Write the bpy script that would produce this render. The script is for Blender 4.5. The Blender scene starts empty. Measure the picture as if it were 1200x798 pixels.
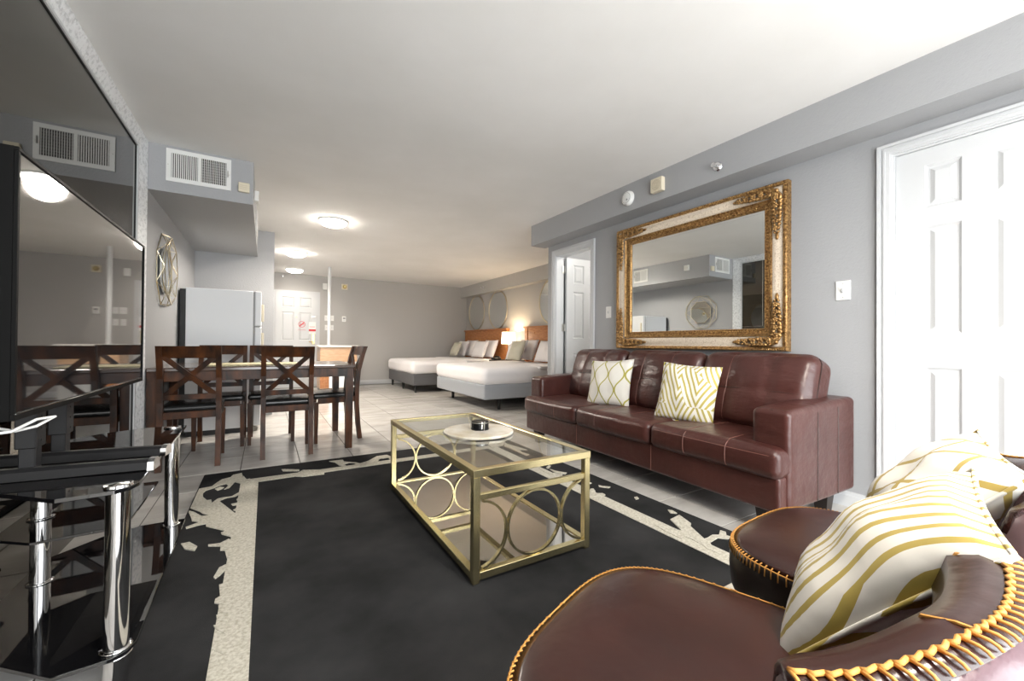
import bpy, bmesh, math, random
from mathutils import Vector, Matrix
random.seed(7)
PI = math.pi
C = bpy.context.scene.collection
SC = bpy.context.scene

# ------------------------------------------------------------------ camera
CAM_H = 0.96
cd = bpy.data.cameras.new('camera')
cam = bpy.data.objects.new('camera', cd)
C.objects.link(cam)
cd.sensor_width = 36.0
cd.lens = 479.44 / 1200 * 36
cd.clip_start = 0.01
cd.clip_end = 100
_M = ((0.8563612, -0.00794963, -0.51631608), (0.01120799, 0.99993209, 0.00319378), (0.51625563, -0.0085219, 0.85639215))
_r = Vector((_M[0][0], _M[0][2], -_M[0][1]))
_u = -Vector((_M[1][0], _M[1][2], -_M[1][1]))
_b = -Vector((_M[2][0], _M[2][2], -_M[2][1]))
cam.matrix_world = Matrix(((_r.x, _u.x, _b.x, 0), (_r.y, _u.y, _b.y, 0), (_r.z, _u.z, _b.z, CAM_H), (0, 0, 0, 1)))
SC.camera = cam

# ------------------------------------------------------------------ world, daylight, exposure
w = bpy.data.worlds.new('overcast_sky')
SC.world = w
w.use_nodes = True
wb = w.node_tree.nodes['Background']
wb.inputs[0].default_value = (0.95, 0.98, 1.0, 1)
wb.inputs[1].default_value = 7.5
SC.view_settings.view_transform = 'Standard'
SC.view_settings.look = 'None'
SC.view_settings.gamma = 1
SC.view_settings.exposure = 0.55
SC.cycles.use_denoising = True
SC.cycles.max_bounces = 10
SC.cycles.diffuse_bounces = 6
SC.cycles.glossy_bounces = 6
SC.cycles.transmission_bounces = 8
SC.cycles.sample_clamp_indirect = 6
SC.cycles.caustics_reflective = False
SC.cycles.caustics_refractive = False

def area(name, loc, rot, sx, sy, power, col, portal=False):
    l = bpy.data.lights.new(name, 'AREA')
    l.shape = 'RECTANGLE'; l.size = sx; l.size_y = sy; l.energy = power; l.color = col
    o = bpy.data.objects.new(name, l); C.objects.link(o)
    o.location = loc; o.rotation_euler = rot
    if portal: l.cycles.is_portal = True
    return o
# portal in the window opening behind the camera (guides the sky light only)
area('window_portal', (1.15, -1.18, 1.15), (PI/2, 0, 0), 3.3, 2.2, 10, (1, 1, 1), True)

# ------------------------------------------------------------------ node helpers
class E:
    nt = None
    def __init__(s, v): s.v = v
    @staticmethod
    def m(op, *a):
        n = E.nt.nodes.new('ShaderNodeMath'); n.operation = op
        for i, x in enumerate(a):
            x = x.v if isinstance(x, E) else x
            if isinstance(x, (int, float)): n.inputs[i].default_value = x
            else: E.nt.links.new(x, n.inputs[i])
        return E(n.outputs[0])
    def __add__(s, o): return E.m('ADD', s, o)
    __radd__ = __add__
    def __sub__(s, o): return E.m('SUBTRACT', s, o)
    def __rsub__(s, o): return E.m('SUBTRACT', o, s)
    def __mul__(s, o): return E.m('MULTIPLY', s, o)
    __rmul__ = __mul__
    def abs(s): return E.m('ABSOLUTE', s)
    def fr(s): return E.m('FRACT', s)
    def sin(s): return E.m('SINE', s)
    def lt(s, o): return E.m('LESS_THAN', s, o)
    def gt(s, o): return E.m('GREATER_THAN', s, o)
    def mn(s, o): return E.m('MINIMUM', s, o)
    def mx(s, o): return E.m('MAXIMUM', s, o)

def lk(nt, a, b): nt.links.new(a, b)
def newmat(name, col, rough=0.5, metal=0.0, spec=0.5, coat=0.0, emit=None, estr=0.0, trans=0.0, ior=1.45, sheen=0.0):
    m = bpy.data.materials.new(name); m.use_nodes = True
    b = m.node_tree.nodes['Principled BSDF']
    b.inputs['Base Color'].default_value = (*col, 1)
    b.inputs['Roughness'].default_value = rough
    b.inputs['Metallic'].default_value = metal
    b.inputs['Specular IOR Level'].default_value = spec
    b.inputs['Coat Weight'].default_value = coat
    b.inputs['IOR'].default_value = ior
    b.inputs['Transmission Weight'].default_value = trans
    b.inputs['Sheen Weight'].default_value = sheen
    if emit: b.inputs['Emission Color'].default_value = (*emit, 1); b.inputs['Emission Strength'].default_value = estr
    return m
def bsdf(m): return m.node_tree.nodes['Principled BSDF']
def coord(m, kind='Object'):
    n = m.node_tree.nodes.new('ShaderNodeTexCoord'); return n.outputs[kind]
def noise(m, scale, detail=3, rough=0.5, co=None, stretch=None):
    nt = m.node_tree
    n = nt.nodes.new('ShaderNodeTexNoise'); n.inputs['Scale'].default_value = scale
    n.inputs['Detail'].default_value = detail; n.inputs['Roughness'].default_value = rough
    c = co or coord(m)
    if stretch:
        mp = nt.nodes.new('ShaderNodeMapping'); mp.inputs['Scale'].default_value = stretch
        lk(nt, c, mp.inputs[0]); c = mp.outputs[0]
    lk(nt, c, n.inputs['Vector'])
    return n.outputs['Fac']
def ramp(m, fac, stops):
    n = m.node_tree.nodes.new('ShaderNodeValToRGB')
    e = n.color_ramp.elements
    while len(e) < len(stops): e.new(0.5)
    for i, (p, c) in enumerate(stops): e[i].position = p; e[i].color = (*c, 1)
    lk(m.node_tree, fac, n.inputs[0]); return n.outputs[0]
def colvar(m, scale, c1, c2, lo=0.35, hi=0.65, detail=4, stretch=None, co=None):
    lk(m.node_tree, ramp(m, noise(m, scale, detail, 0.55, co, stretch), [(lo, c1), (hi, c2)]), bsdf(m).inputs['Base Color'])
def bump(m, fac, strength=0.3, dist=0.002, prev=None):
    n = m.node_tree.nodes.new('ShaderNodeBump'); n.inputs['Strength'].default_value = strength; n.inputs['Distance'].default_value = dist
    lk(m.node_tree, fac, n.inputs['Height'])
    if prev: lk(m.node_tree, prev, n.inputs['Normal'])
    lk(m.node_tree, n.outputs[0], bsdf(m).inputs['Normal']); return n.outputs[0]

# ------------------------------------------------------------------ materials
M = {}
def wallmat(name, col, k=1.0):
    m = newmat(name, col, 0.62, spec=0.35)
    bump(m, noise(m, 60, 3, 0.6), 0.45*k, 0.004)
    return m
M['wall'] = wallmat('grey_wall_paint', (0.37, 0.375, 0.385))
M['wall_warm'] = wallmat('warm_grey_wall_paint', (0.46, 0.45, 0.435))
M['wall_white'] = wallmat('white_wall_paint', (0.72, 0.71, 0.69))
M['ceiling'] = newmat('ceiling_paint', (0.70, 0.69, 0.675), 0.8, spec=0.2)
colvar(M['ceiling'], 1.3, (0.82, 0.81, 0.79), (0.87, 0.86, 0.845))
bump(M['ceiling'], noise(M['ceiling'], 9, 4), 0.2, 0.004)
M['white'] = newmat('white_gloss_paint', (0.60, 0.61, 0.62), 0.32)
M['white2'] = newmat('white_plastic', (0.80, 0.80, 0.78), 0.4)
M['grey_tab'] = newmat('mid_grey_plastic', (0.3, 0.3, 0.3), 0.5)
M['beige'] = newmat('beige_plastic', (0.72, 0.65, 0.50), 0.5)
M['beige_d'] = newmat('beige_grille', (0.5, 0.44, 0.33), 0.6)
M['fridge'] = newmat('fridge_enamel', (0.74, 0.76, 0.78), 0.35)
bump(M['fridge'], noise(M['fridge'], 300, 2), 0.15, 0.0005)
M['black'] = newmat('matt_black', (0.012, 0.012, 0.012), 0.5)
M['tvback'] = newmat('satin_black_plastic', (0.005, 0.005, 0.005), 0.5, spec=0.08)
M['blackgloss'] = newmat('gloss_black_plastic', (0.01, 0.01, 0.011), 0.12, spec=0.6)
M['dkmetal'] = newmat('black_powder_coated_steel', (0.013, 0.013, 0.014), 0.42, spec=0.35)
M['screen'] = newmat('television_screen_glass', (0.012, 0.012, 0.013), 0.03, spec=1.0, ior=1.8)
M['smoke'] = newmat('smoked_mirror_glass', (0.135, 0.128, 0.115), 0.015, metal=1.0)
M['mirror'] = newmat('mirror_glass', (0.86, 0.88, 0.87), 0.008, metal=1.0)
M['blackglass'] = newmat('black_glass', (0.006, 0.006, 0.007), 0.02, spec=0.9, ior=1.75)
M['chrome'] = newmat('chrome', (0.80, 0.80, 0.81), 0.07, metal=1.0)
M['brushed'] = newmat('brushed_steel', (0.62, 0.61, 0.58), 0.28, metal=1.0)
M['gold'] = newmat('champagne_gold_metal', (0.76, 0.655, 0.37), 0.27, metal=1.0)
bump(M['gold'], noise(M['gold'], 200, 2), 0.05, 0.0005)
M['octgold'] = newmat('antique_gold_wire', (0.62, 0.55, 0.40), 0.3, metal=1.0)
M['brass'] = newmat('brass', (0.7, 0.55, 0.25), 0.25, metal=1.0)
M['ornate'] = newmat('antique_gilt', (0.42, 0.23, 0.08), 0.38, metal=0.75)
colvar(M['ornate'], 70, (0.16, 0.075, 0.025), (0.62, 0.38, 0.15), 0.35, 0.7)
bump(M['ornate'], noise(M['ornate'], 160, 3), 0.7, 0.003)
M['creamframe'] = newmat('crackled_cream_paint', (0.72, 0.60, 0.46), 0.5)
colvar(M['creamframe'], 120, (0.50, 0.38, 0.26), (0.76, 0.65, 0.52), 0.30, 0.5)
m = newmat('textured_white_mirror_border', (0.7, 0.71, 0.72), 0.35)
colvar(m, 45, (0.60, 0.61, 0.62), (0.80, 0.81, 0.82), 0.38, 0.52)
bump(m, noise(m, 38, 4, 0.6), 1.0, 0.01); M['border'] = m
m = newmat('clear_table_glass', (0.97, 1.0, 0.985), 0.0, trans=1.0, ior=1.35)
M['glass'] = m
m = newmat('cream_marble', (0.70, 0.64, 0.53), 0.3)
colvar(m, 9, (0.60, 0.52, 0.38), (0.80, 0.76, 0.68), 0.35, 0.6); M['marble'] = m

def leather(name, c1, c2, rough, wr=0.5, sc=1.0):
    m = newmat(name, c1, rough, spec=0.5, coat=0.12)
    bsdf(m).inputs['Coat Roughness'].default_value = 0.2
    colvar(m, 3.5*sc, c1, c2, 0.3, 0.7)
    p = bump(m, noise(m, 9*sc, 3, 0.5, stretch=(1, 0.6, 1.4)), wr, 0.02)
    p = bump(m, noise(m, 26*sc, 4, 0.6, stretch=(1, 1.2, 0.5)), wr*0.55, 0.008, p)
    bump(m, noise(m, 350, 2), 0.12, 0.0006, p)
    return m
M['sofa'] = leather('oxblood_leather', (0.052, 0.0165, 0.0135), (0.076, 0.025, 0.020), 0.33, 0.55)
M['seam'] = newmat('leather_seam', (0.20, 0.085, 0.065), 0.45)
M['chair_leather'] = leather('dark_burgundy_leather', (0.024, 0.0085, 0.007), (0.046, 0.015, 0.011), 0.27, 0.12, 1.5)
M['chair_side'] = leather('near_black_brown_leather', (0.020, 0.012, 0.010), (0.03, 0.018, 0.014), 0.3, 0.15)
M['chair_back'] = leather('brown_leather_plum_window_sheen', (0.10, 0.06, 0.07), (0.14, 0.085, 0.10), 0.26, 0.2)  # bluish-purple sheen of the window light is mixed into this brown
M['stitch'] = newmat('orange_thread', (0.62, 0.30, 0.07), 0.6)
M['seatblack'] = leather('black_seat_vinyl', (0.012, 0.012, 0.012), (0.02, 0.02, 0.02), 0.25, 0.1)

def wood(name, c1, c2, rough, sc=6, st=(1, 12, 12), coat=0.2):
    m = newmat(name, c1, rough, coat=coat)
    bsdf(m).inputs['Coat Roughness'].default_value = 0.15
    colvar(m, sc, c1, c2, 0.35, 0.68, 5, st)
    return m
M['dwood'] = wood('dark_walnut_stain', (0.010, 0.0045, 0.0025), (0.105, 0.033, 0.008), 0.38, 4, (3, 3, 1.0), 0.0)
bsdf(M['dwood']).inputs['Specular IOR Level'].default_value = 0.35
M['tabtop'] = wood('dark_table_top', (0.05, 0.027, 0.018), (0.11, 0.058, 0.036), 0.16, 3, (1, 8, 8), 0.6)
M['oak'] = wood('honey_oak', (0.36, 0.13, 0.035), (0.52, 0.22, 0.075), 0.4, 4, (8, 2, 8))
M['lightwood'] = wood('pale_maple', (0.56, 0.34, 0.19), (0.66, 0.43, 0.26), 0.4, 4, (2, 2, 10))
M['counter'] = newmat('pale_counter_laminate', (0.75, 0.72, 0.68), 0.3)
M['espresso'] = newmat('espresso_wood', (0.02, 0.014, 0.012), 0.35)

m = newmat('porcelain_floor_tile', (0.5, 0.48, 0.45), 0.22, spec=0.5)
nt = m.node_tree
oi = nt.nodes.new('ShaderNodeObjectInfo')
geo = nt.nodes.new('ShaderNodeNewGeometry')
n1 = noise(m, 2.2, 6, 0.6, co=geo.outputs['Position'], stretch=(1, 2.6, 1))
cr = ramp(m, n1, [(0.25, (0.42, 0.40, 0.37)), (0.5, (0.55, 0.53, 0.50)), (0.75, (0.66, 0.64, 0.61))])
hs = nt.nodes.new('ShaderNodeHueSaturation')
mr = nt.nodes.new('ShaderNodeMapRange'); mr.inputs[3].default_value = 0.93; mr.inputs[4].default_value = 1.06
lk(nt, oi.outputs['Random'], mr.inputs[0]); lk(nt, mr.outputs[0], hs.inputs['Value']); lk(nt, cr, hs.inputs['Color'])
lk(nt, hs.outputs[0], bsdf(m).inputs['Base Color'])
bump(m, noise(m, 14, 4, 0.6, co=geo.outputs['Position']), 0.10, 0.002)
M['tile'] = m
M['grout'] = newmat('dark_grout', (0.10, 0.095, 0.085), 0.8)
m = newmat('charcoal_rug_pile', (0.022, 0.022, 0.023), 0.95, spec=0.1)
colvar(m, 2.2, (0.018, 0.018, 0.0185), (0.043, 0.043, 0.044), 0.35, 0.7, 6)
bump(m, noise(m, 420, 2), 0.6, 0.003); M['rug'] = m
m = newmat('cream_rug_pile', (0.55, 0.52, 0.44), 0.95, spec=0.1)
colvar(m, 90, (0.44, 0.41, 0.33), (0.63, 0.60, 0.52), 0.35, 0.6, 4)
bump(m, noise(m, 350, 2), 0.7, 0.003); M['rugcream'] = m
m = newmat('white_bed_linen', (0.80, 0.78, 0.79), 0.8, sheen=0.2)
bump(m, noise(m, 5, 4), 0.35, 0.02); M['linen'] = m
M['bedgrey'] = newmat('charcoal_bed_fabric', (0.11, 0.11, 0.115), 0.9); bump(M['bedgrey'], noise(M['bedgrey'], 200, 2), 0.5, 0.003)
M['bedlight'] = newmat('light_grey_bed_fabric', (0.36, 0.38, 0.41), 0.85); bump(M['bedlight'], noise(M['bedlight'], 200, 2), 0.5, 0.003)
M['olive'] = newmat('pale_olive_satin', (0.50, 0.48, 0.39), 0.55)
M['runner'] = newmat('woven_straw', (0.62, 0.56, 0.34), 0.8)
colvar(M['runner'], 60, (0.5, 0.44, 0.25), (0.72, 0.67, 0.46), stretch=(1, 8, 1))
M['shade'] = newmat('lit_linen_lampshade', (0.9, 0.88, 0.8), 0.8, emit=(1, 0.83, 0.62), estr=4.5)
M['glow'] = newmat('lit_opal_glass', (1, 1, 1), 0.4, emit=(1, 0.93, 0.83), estr=45)
M['glow2'] = newmat('lit_opal_glass_soft', (1, 1, 1), 0.4, emit=(1, 0.93, 0.83), estr=10)
M['bulb'] = newmat('lit_bulb', (1, 1, 1), 0.4, emit=(1, 0.8, 0.55), estr=60)
M['red'] = newmat('red_print', (0.62, 0.05, 0.06), 0.5)
M['cable'] = newmat('white_cable', (0.8, 0.8, 0.78), 0.4)
M['ventdark'] = newmat('dark_duct', (0.05, 0.048, 0.045), 0.8)
M['green'] = newmat('green_print', (0.12, 0.2, 0.1), 0.6)

# throw pillow prints (local x = across, local z = up)
def pillow_mat(name, kind, gold=(0.47, 0.39, 0.10), base=(0.80, 0.77, 0.70)):
    m = newmat(name, base, 0.75, sheen=0.15); nt = m.node_tree; E.nt = nt
    sp = nt.nodes.new('ShaderNodeSeparateXYZ'); lk(nt, coord(m), sp.inputs[0])
    x, z = E(sp.outputs[0]), E(sp.outputs[2])
    if kind == 'chevron':
        X = x * 4.0 + 0.13; Z = z * 5.4 + 0.5
        tri = ((X).fr() - 0.5).abs()                       # 0..0.5
        reg = ((X * 0.5 + Z * 0.35).fr() - 0.5).abs() + (Z * 0.5).fr() * 0.35
        s1 = (Z * 2.6 + tri * 7.5).fr().lt(0.42)
        s2 = (Z * 2.6 - tri * 7.5).fr().lt(0.42)
        k = reg.gt(0.36)
        f = s1 * k + s2 * (1 - k)
    elif kind == 'trellis':
        u = x * 6.6 + 0.1; v = z * 7.5
        a = (v * PI).sin() * 0.22
        def line(off, sg):
            return (((u + off + a * sg).fr() - 0.5).abs()).lt(0.042)
        f = line(0.0, 1).mx(line(0.5, -1))
        f = line(0.25, 1).mx(line(0.75, -1)) if False else f
    else:                                                  # open diagonal weave
        u = x * 7.0; v = z * 7.0
        d1 = ((u + v * 0.9).fr() - 0.5).abs().lt(0.055); d2 = ((u * 1.0 - v * 0.9).fr() - 0.5).abs().lt(0.055)
        f = d1.mx(d2)
    if kind == 'wave':
        f = (x * 27 + (z * 17).sin() * 0.40 + (x * 6 + z * 9).sin() * 0.55).fr().lt(0.33)
    mx = nt.nodes.new('ShaderNodeMix'); mx.data_type = 'RGBA'
    mx.inputs[6].default_value = (*base, 1); mx.inputs[7].default_value = (*gold, 1)
    lk(nt, f.v, mx.inputs[0]); lk(nt, mx.outputs[2], bsdf(m).inputs['Base Color'])
    bump(m, noise(m, 7, 3), 0.45, 0.02)
    return m
M['p_chev'] = pillow_mat('gold_chevron_pillow_fabric', 'chevron')
M['p_wave'] = pillow_mat('gold_wavy_stripe_pillow_fabric', 'wave', (0.44, 0.33, 0.07))
M['p_trel'] = pillow_mat('olive_trellis_pillow_fabric', 'trellis', (0.42, 0.38, 0.07))
M['p_diag'] = pillow_mat('gold_lattice_pillow_fabric', 'diag', (0.44, 0.32, 0.08))

# ------------------------------------------------------------------ mesh helpers
def obj(name, bm, m, parent=None, smooth=False, loc=None, rot=None, auto=None, fixn=True):
    me = bpy.data.meshes.new(name)
    if fixn: bmesh.ops.recalc_face_normals(bm, faces=bm.faces)
    if smooth:
        for f in bm.faces: f.smooth = True
    if auto is not None:
        for f in bm.faces: f.smooth = True
        for e in bm.edges:
            e.smooth = not (len(e.link_faces) == 2 and e.calc_face_angle(0) > auto)
    bm.to_mesh(me); bm.free()
    o = bpy.data.objects.new(name, me); C.objects.link(o)
    if m is not None: me.materials.append(M[m] if isinstance(m, str) else m)
    if parent: o.parent = parent
    if loc: o.location = loc
    if rot: o.rotation_euler = rot
    return o
def thing(name, label, cat, loc=(0, 0, 0), rz=0, group=None):
    o = bpy.data.objects.new(name, None); C.objects.link(o); o.empty_display_size = 0.1
    o.location = loc; o.rotation_euler = (0, 0, rz)
    return tag(o, label, cat, group)
def tag(o, label, cat=None, group=None):
    o['label'] = label
    if cat: o['category'] = cat
    if group: o['group'] = group
    return o
def struct(o, label=None):
    o['kind'] = 'structure'
    if label: o['label'] = label
    return o
def nb(): return bmesh.new()
def box(bm, x0, x1, y0, y1, z0, z1, bev=0.0, seg=1):
    vs = [bm.verts.new((x, y, z)) for x in (x0, x1) for y in (y0, y1) for z in (z0, z1)]
    fs = [bm.faces.new([vs[i] for i in q]) for q in ((0, 1, 3, 2), (4, 6, 7, 5), (0, 4, 5, 1), (2, 3, 7, 6), (0, 2, 6, 4), (1, 5, 7, 3))]
    if bev > 0:
        es = list({e for f in fs for e in f.edges})
        bmesh.ops.bevel(bm, geom=es, offset=bev, segments=seg, affect='EDGES', profile=0.5)
    return bm
def B(*a, **k): return box(nb(), *a, **k)
def frame_of(d):
    d = d.normalized()
    u = d.cross(Vector((0, 0, 1)))
    if u.length < 1e-3: u = Vector((1, 0, 0))
    u.normalize(); return u, d.cross(u)
def cyl(bm, p0, p1, r0, r1=None, seg=16, cap=True):
    p0, p1 = Vector(p0), Vector(p1); r1 = r0 if r1 is None else r1
    u, v = frame_of(p1 - p0)
    a = [bm.verts.new(p0 + (u*math.cos(t) + v*math.sin(t))*r0) for t in [2*PI*i/seg for i in range(seg)]]
    b = [bm.verts.new(p1 + (u*math.cos(t) + v*math.sin(t))*r1) for t in [2*PI*i/seg for i in range(seg)]]
    for i in range(seg): bm.faces.new((a[i], a[(i+1) % seg], b[(i+1) % seg], b[i]))
    if cap: bm.faces.new(a[::-1]); bm.faces.new(b)
    return bm
def tube(bm, pts, r, seg=8, closed=False, sq=False):
    pts = [Vector(p) for p in pts]; n = len(pts); rings = []
    pu = None
    for i, p in enumerate(pts):
        if closed: d = pts[(i+1) % n] - pts[i-1]
        else: d = pts[min(i+1, n-1)] - pts[max(i-1, 0)]
        d.normalize()
        if pu is None: u, v = frame_of(d)
        else:
            u = (pu - d*pu.dot(d)); u.normalize(); v = d.cross(u)
        pu = u
        rings.append([bm.verts.new(p + (u*math.cos(t) + v*math.sin(t))*r) for t in [2*PI*(k+0.5)/seg for k in range(seg)]])
    for i in range(n if closed else n-1):
        a, b = rings[i], rings[(i+1) % n]
        for k in range(seg): bm.faces.new((a[k], a[(k+1) % seg], b[(k+1) % seg], b[k]))
    if not closed: bm.faces.new(rings[0][::-1]); bm.faces.new(rings[-1])
    return bm
def loft(bm, rings, closed_ring=True, cap=True):
    R = [[bm.verts.new(p) for p in r] for r in rings]; n = len(R[0])
    for a, b in zip(R, R[1:]):
        for k in range(n if closed_ring else n-1): bm.faces.new((a[k], a[(k+1) % n], b[(k+1) % n], b[k]))
    if cap and closed_ring: bm.faces.new(R[0][::-1]); bm.faces.new(R[-1])
    return R
def lathe(bm, prof, seg=32, c=(0, 0, 0)):
    loft(bm, [[(c[0]+r*math.cos(2*PI*i/seg), c[1]+r*math.sin(2*PI*i/seg), c[2]+z) for i in range(seg)] for r, z in prof])
    return bm
def ellip(bm, c, rx, ry, rz, u=10, v=7, rot=None):
    mt = Matrix.Translation(c) @ (rot or Matrix.Identity(4)) @ Matrix.Diagonal((rx, ry, rz, 1))
    bmesh.ops.create_uvsphere(bm, u_segments=u, v_segments=v, radius=1.0, matrix=mt)
def soft_f(sx, sy, sz, r, crown=(0, 0, 0), crease=None):
    hx, hy, hz = sx/2, sy/2, sz/2
    def f(p):
        x, y, z = p
        q = Vector((x*hx, y*hy, z*hz))
        inn = Vector((max(-hx+r, min(hx-r, q.x)), max(-hy+r, min(hy-r, q.y)), max(-hz+r, min(hz-r, q.z))))
        d = q - inn
        if d.length > 1e-9: q = inn + d.normalized()*r
        q.x += crown[0]*x*(1-y*y)*(1-z*z); q.y += crown[1]*y*(1-x*x)*(1-z*z); q.z += crown[2]*z*(1-x*x)*(1-y*y)
        if crease: q = crease(q, p)
        return q
    return f
def soft_box(bm, sx, sy, sz, r=0.03, crown=(0, 0, 0), n=14, off=(0, 0, 0), crease=None, wr=0.0, seed=0):
    f = soft_f(sx, sy, sz, r, crown, crease)
    def warp(t, s):   # spend resolution on the rounded corners
        a = min(0.45, 1.2*r/(s/2)) if s else 0.3
        k = 3
        return t
    cache = {}
    rnd = random.Random(seed)
    ph = [rnd.uniform(0, 6.28) for _ in range(6)]
    def axis(s):
        rr = min(0.9, r/(s/2)); pts = [-1 + rr*(1-math.cos(PI/2*i/4)) if False else -1 + rr*i/4 for i in range(4)]
        mid = [-1+rr + (2-2*rr)*i/n for i in range(n+1)]
        return pts + mid + [-t for t in pts[::-1]]
    ax, ay, az = axis(sx), axis(sy), axis(sz)
    def V(x, y, z):
        k = (round(x, 5), round(y, 5), round(z, 5))
        if k not in cache:
            q = f(k)
            if wr:
                dn = Vector((x, y, z)).normalized()
                q += dn*wr*(math.sin(9*q.x+ph[0]+4*q.z)*math.sin(7*q.y+ph[1]) + 0.6*math.sin(23*q.y+ph[2]+9*q.x)*math.sin(17*q.z+ph[3]+5*q.x))
            cache[k] = bm.verts.new(q + Vector(off))
        return cache[k]
    for s in (-1, 1):
        for A, Bx, g in ((ax, ay, lambda a, b: (a, b, s)), (ax, az, lambda a, b: (a, s, b)), (ay, az, lambda a, b: (s, a, b))):
            for i in range(len(A)-1):
                for j in range(len(Bx)-1):
                    bm.faces.new([V(*g(A[i], Bx[j])), V(*g(A[i+1], Bx[j])), V(*g(A[i+1], Bx[j+1])), V(*g(A[i], Bx[j+1]))])
    return f
def seam_on(bm, f, pts, r=0.002, off=(0, 0, 0)):
    tube(bm, [f(p) + Vector(off) for p in pts], r, 5)
def lin(a, b, n): return [a + (b-a)*i/(n-1) for i in range(n)]
def pillow(bm, w, h, t, n=18, sag=0.06, seed=0):
    """thin-edged throw pillow in the local xz plane, thickness along y"""
    rnd = random.Random(seed); ph = [rnd.uniform(0, 6.28) for _ in range(4)]
    def P(i, j, s):
        u, v = -1+2*i/n, -1+2*j/n
        x = u*w/2*(1 - sag*(1-v*v)); z = v*h/2*(1 - sag*(1-u*u))
        th = t/2*(max(0, (1-abs(u)**2.4)*(1-abs(v)**2.4)))**0.55
        wv = 0.006*(math.sin(8*u+ph[0]+3*v)+math.sin(7*v+ph[1]-2*u))*(1-u*u)*(1-v*v)
        return Vector((x, s*(th+0.002)+wv, z))
    V = {}
    for s in (-1, 1):
        for i in range(n+1):
            for j in range(n+1):
                edge = i in (0, n) or j in (0, n)
                k = (i, j, 0 if edge else s)
                if k not in V: V[k] = bm.verts.new(P(i, j, 0 if edge else s))
        for i in range(n):
            for j in range(n):
                g = lambda a, b: V[(a, b, 0 if (a in (0, n) or b in (0, n)) else s)]
                bm.faces.new([g(i, j), g(i+1, j), g(i+1, j+1), g(i, j+1)])
    def piping(b2, r=0.004):
        pts = [P(i, 0, 0) for i in range(n)] + [P(n, j, 0) for j in range(n)] + [P(n-i, n, 0) for i in range(n)] + [P(0, n-j, 0) for j in range(n)]
        tube(b2, pts, r, 6, closed=True)
    return piping
def kids(o): return [c for c in bpy.data.objects if c.parent == o]
def dup(root, loc, rz, label, group=None):
    r = root.copy(); C.objects.link(r); r.location = loc; r.rotation_euler = (0, 0, rz); r['label'] = label
    if group: r['group'] = group
    for ch in kids(root):
        c = ch.copy(); C.objects.link(c); c.parent = r
        for g in kids(ch):
            d = g.copy(); C.objects.link(d); d.parent = c
    return r

# ================================================================== SETTING
XL, XR, XB, YK, YF, YB, ZC = -0.753, 3.018, 4.53, 6.30, 9.85, -1.25, 2.42
def S(name, bm, m, label=None, **k): return struct(obj(name, bm, m, **k), label)
# floor: grout bed with individually laid 40 cm tiles
floor = S('floor', B(-0.9, 4.7, YB-0.1, YF+0.1, -0.08, -0.004), 'grout')
tile_mesh = {}
def tile(x0, x1, y0, y1, bmj=None):
    g = 0.0028
    w_, d_ = round(x1-x0-2*g, 4), round(y1-y0-2*g, 4)
    if w_ < 0.02 or d_ < 0.02: return
    if bmj is not None:
        box(bmj, x0+g, x1-g, y0+g, y1-g, -0.012, 0); return
    if (w_, d_) not in tile_mesh:
        bm = B(-w_/2, w_/2, -d_/2, d_/2, -0.012, 0)
        es = [e for e in bm.edges if all(v.co.z > -0.001 for v in e.verts)]
        bmesh.ops.bevel(bm, geom=es, offset=0.0015, segments=1, affect='EDGES')
        me = bpy.data.meshes.new('floor_tile'); bm.to_mesh(me); bm.free(); me.materials.append(M['tile'])
        tile_mesh[(w_, d_)] = me
    o = bpy.data.objects.new('floor_tile', tile_mesh[(w_, d_)]); C.objects.link(o); o.parent = floor
    o.location = ((x0+x1)/2, (y0+y1)/2, 0)
far_tiles = nb()
for i in range(-1, 14):
    for j in range(-3, 24):
        x0, y0 = -0.55+0.4*i, 0.09+0.4*j
        x1, y1 = x0+0.4, y0+0.4
        x0, y0 = max(x0, XL+.001 if j > 9 else XL-.040), max(y0, YB+.001); xmax = (XR if y0 < 4.06 else XB)-.001
        x1, y1 = min(x1, xmax), min(y1, YF-.001)
        if y0 > 6.2: x0 = max(x0, 0.091)
        if x1-x0 < 0.03 or y1-y0 < 0.03: continue
        near = 0.4 < y0 < 8.0
        tile(x0, x1, y0, y1, None if near else far_tiles)
o = obj('floor_tile_field', far_tiles, 'tile', floor); o['kind'] = 'stuff'

S('ceiling', B(-0.9, 4.7, YB-0.1, YF+0.1, ZC, ZC+0.1), 'ceiling')
bm = B(XL-0.12, XL, 3.932, YK, 0, ZC); box(bm, XL-0.12, XL-0.042, YB, 3.932, 0, ZC)
S('wall_left', bm, 'wall')
S('wall_kitchen', B(XL-0.12, 0.09, YK, YF+0.1, 0, ZC), 'wall')
S('wall_far', B(0.09, 4.7, YF, YF+0.12, 0, ZC), 'wall_warm')
S('wall_bedroom', B(XB, XB+0.12, 4.07, YF, 0, ZC), 'wall_warm')
def wall_x(name, x0, x1, y0, y1, holes, m):
    bm = nb(); y = y0
    for a, b, z in holes:
        box(bm, x0, x1, y, a, 0, ZC); box(bm, x0, x1, a, b, z, ZC); y = b
    box(bm, x0, x1, y, y1, 0, ZC)
    return S(name, bm, m)
wall_x('wall_right', XR, XR+0.11, YB, 4.142, [(0.235, 0.865, 2.04), (3.355, 3.98, 2.035)], 'wall')
S('wall_bathroom_end', B(XR+0.11, XB+0.12, 4.02, 4.142, 0, ZC), 'wall')
S('wall_bathroom_back', B(4.0, 4.06, 2.4, 4.02, 0, ZC), 'wall_white')
S('wall_bathroom_side', B(XR+0.11, 4.0, 2.40, 2.46, 0, ZC), 'wall_white')
S('floor_bathroom', B(XR, 4.0, 2.46, 4.02, -0.08, 0.0), 'tile')
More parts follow.
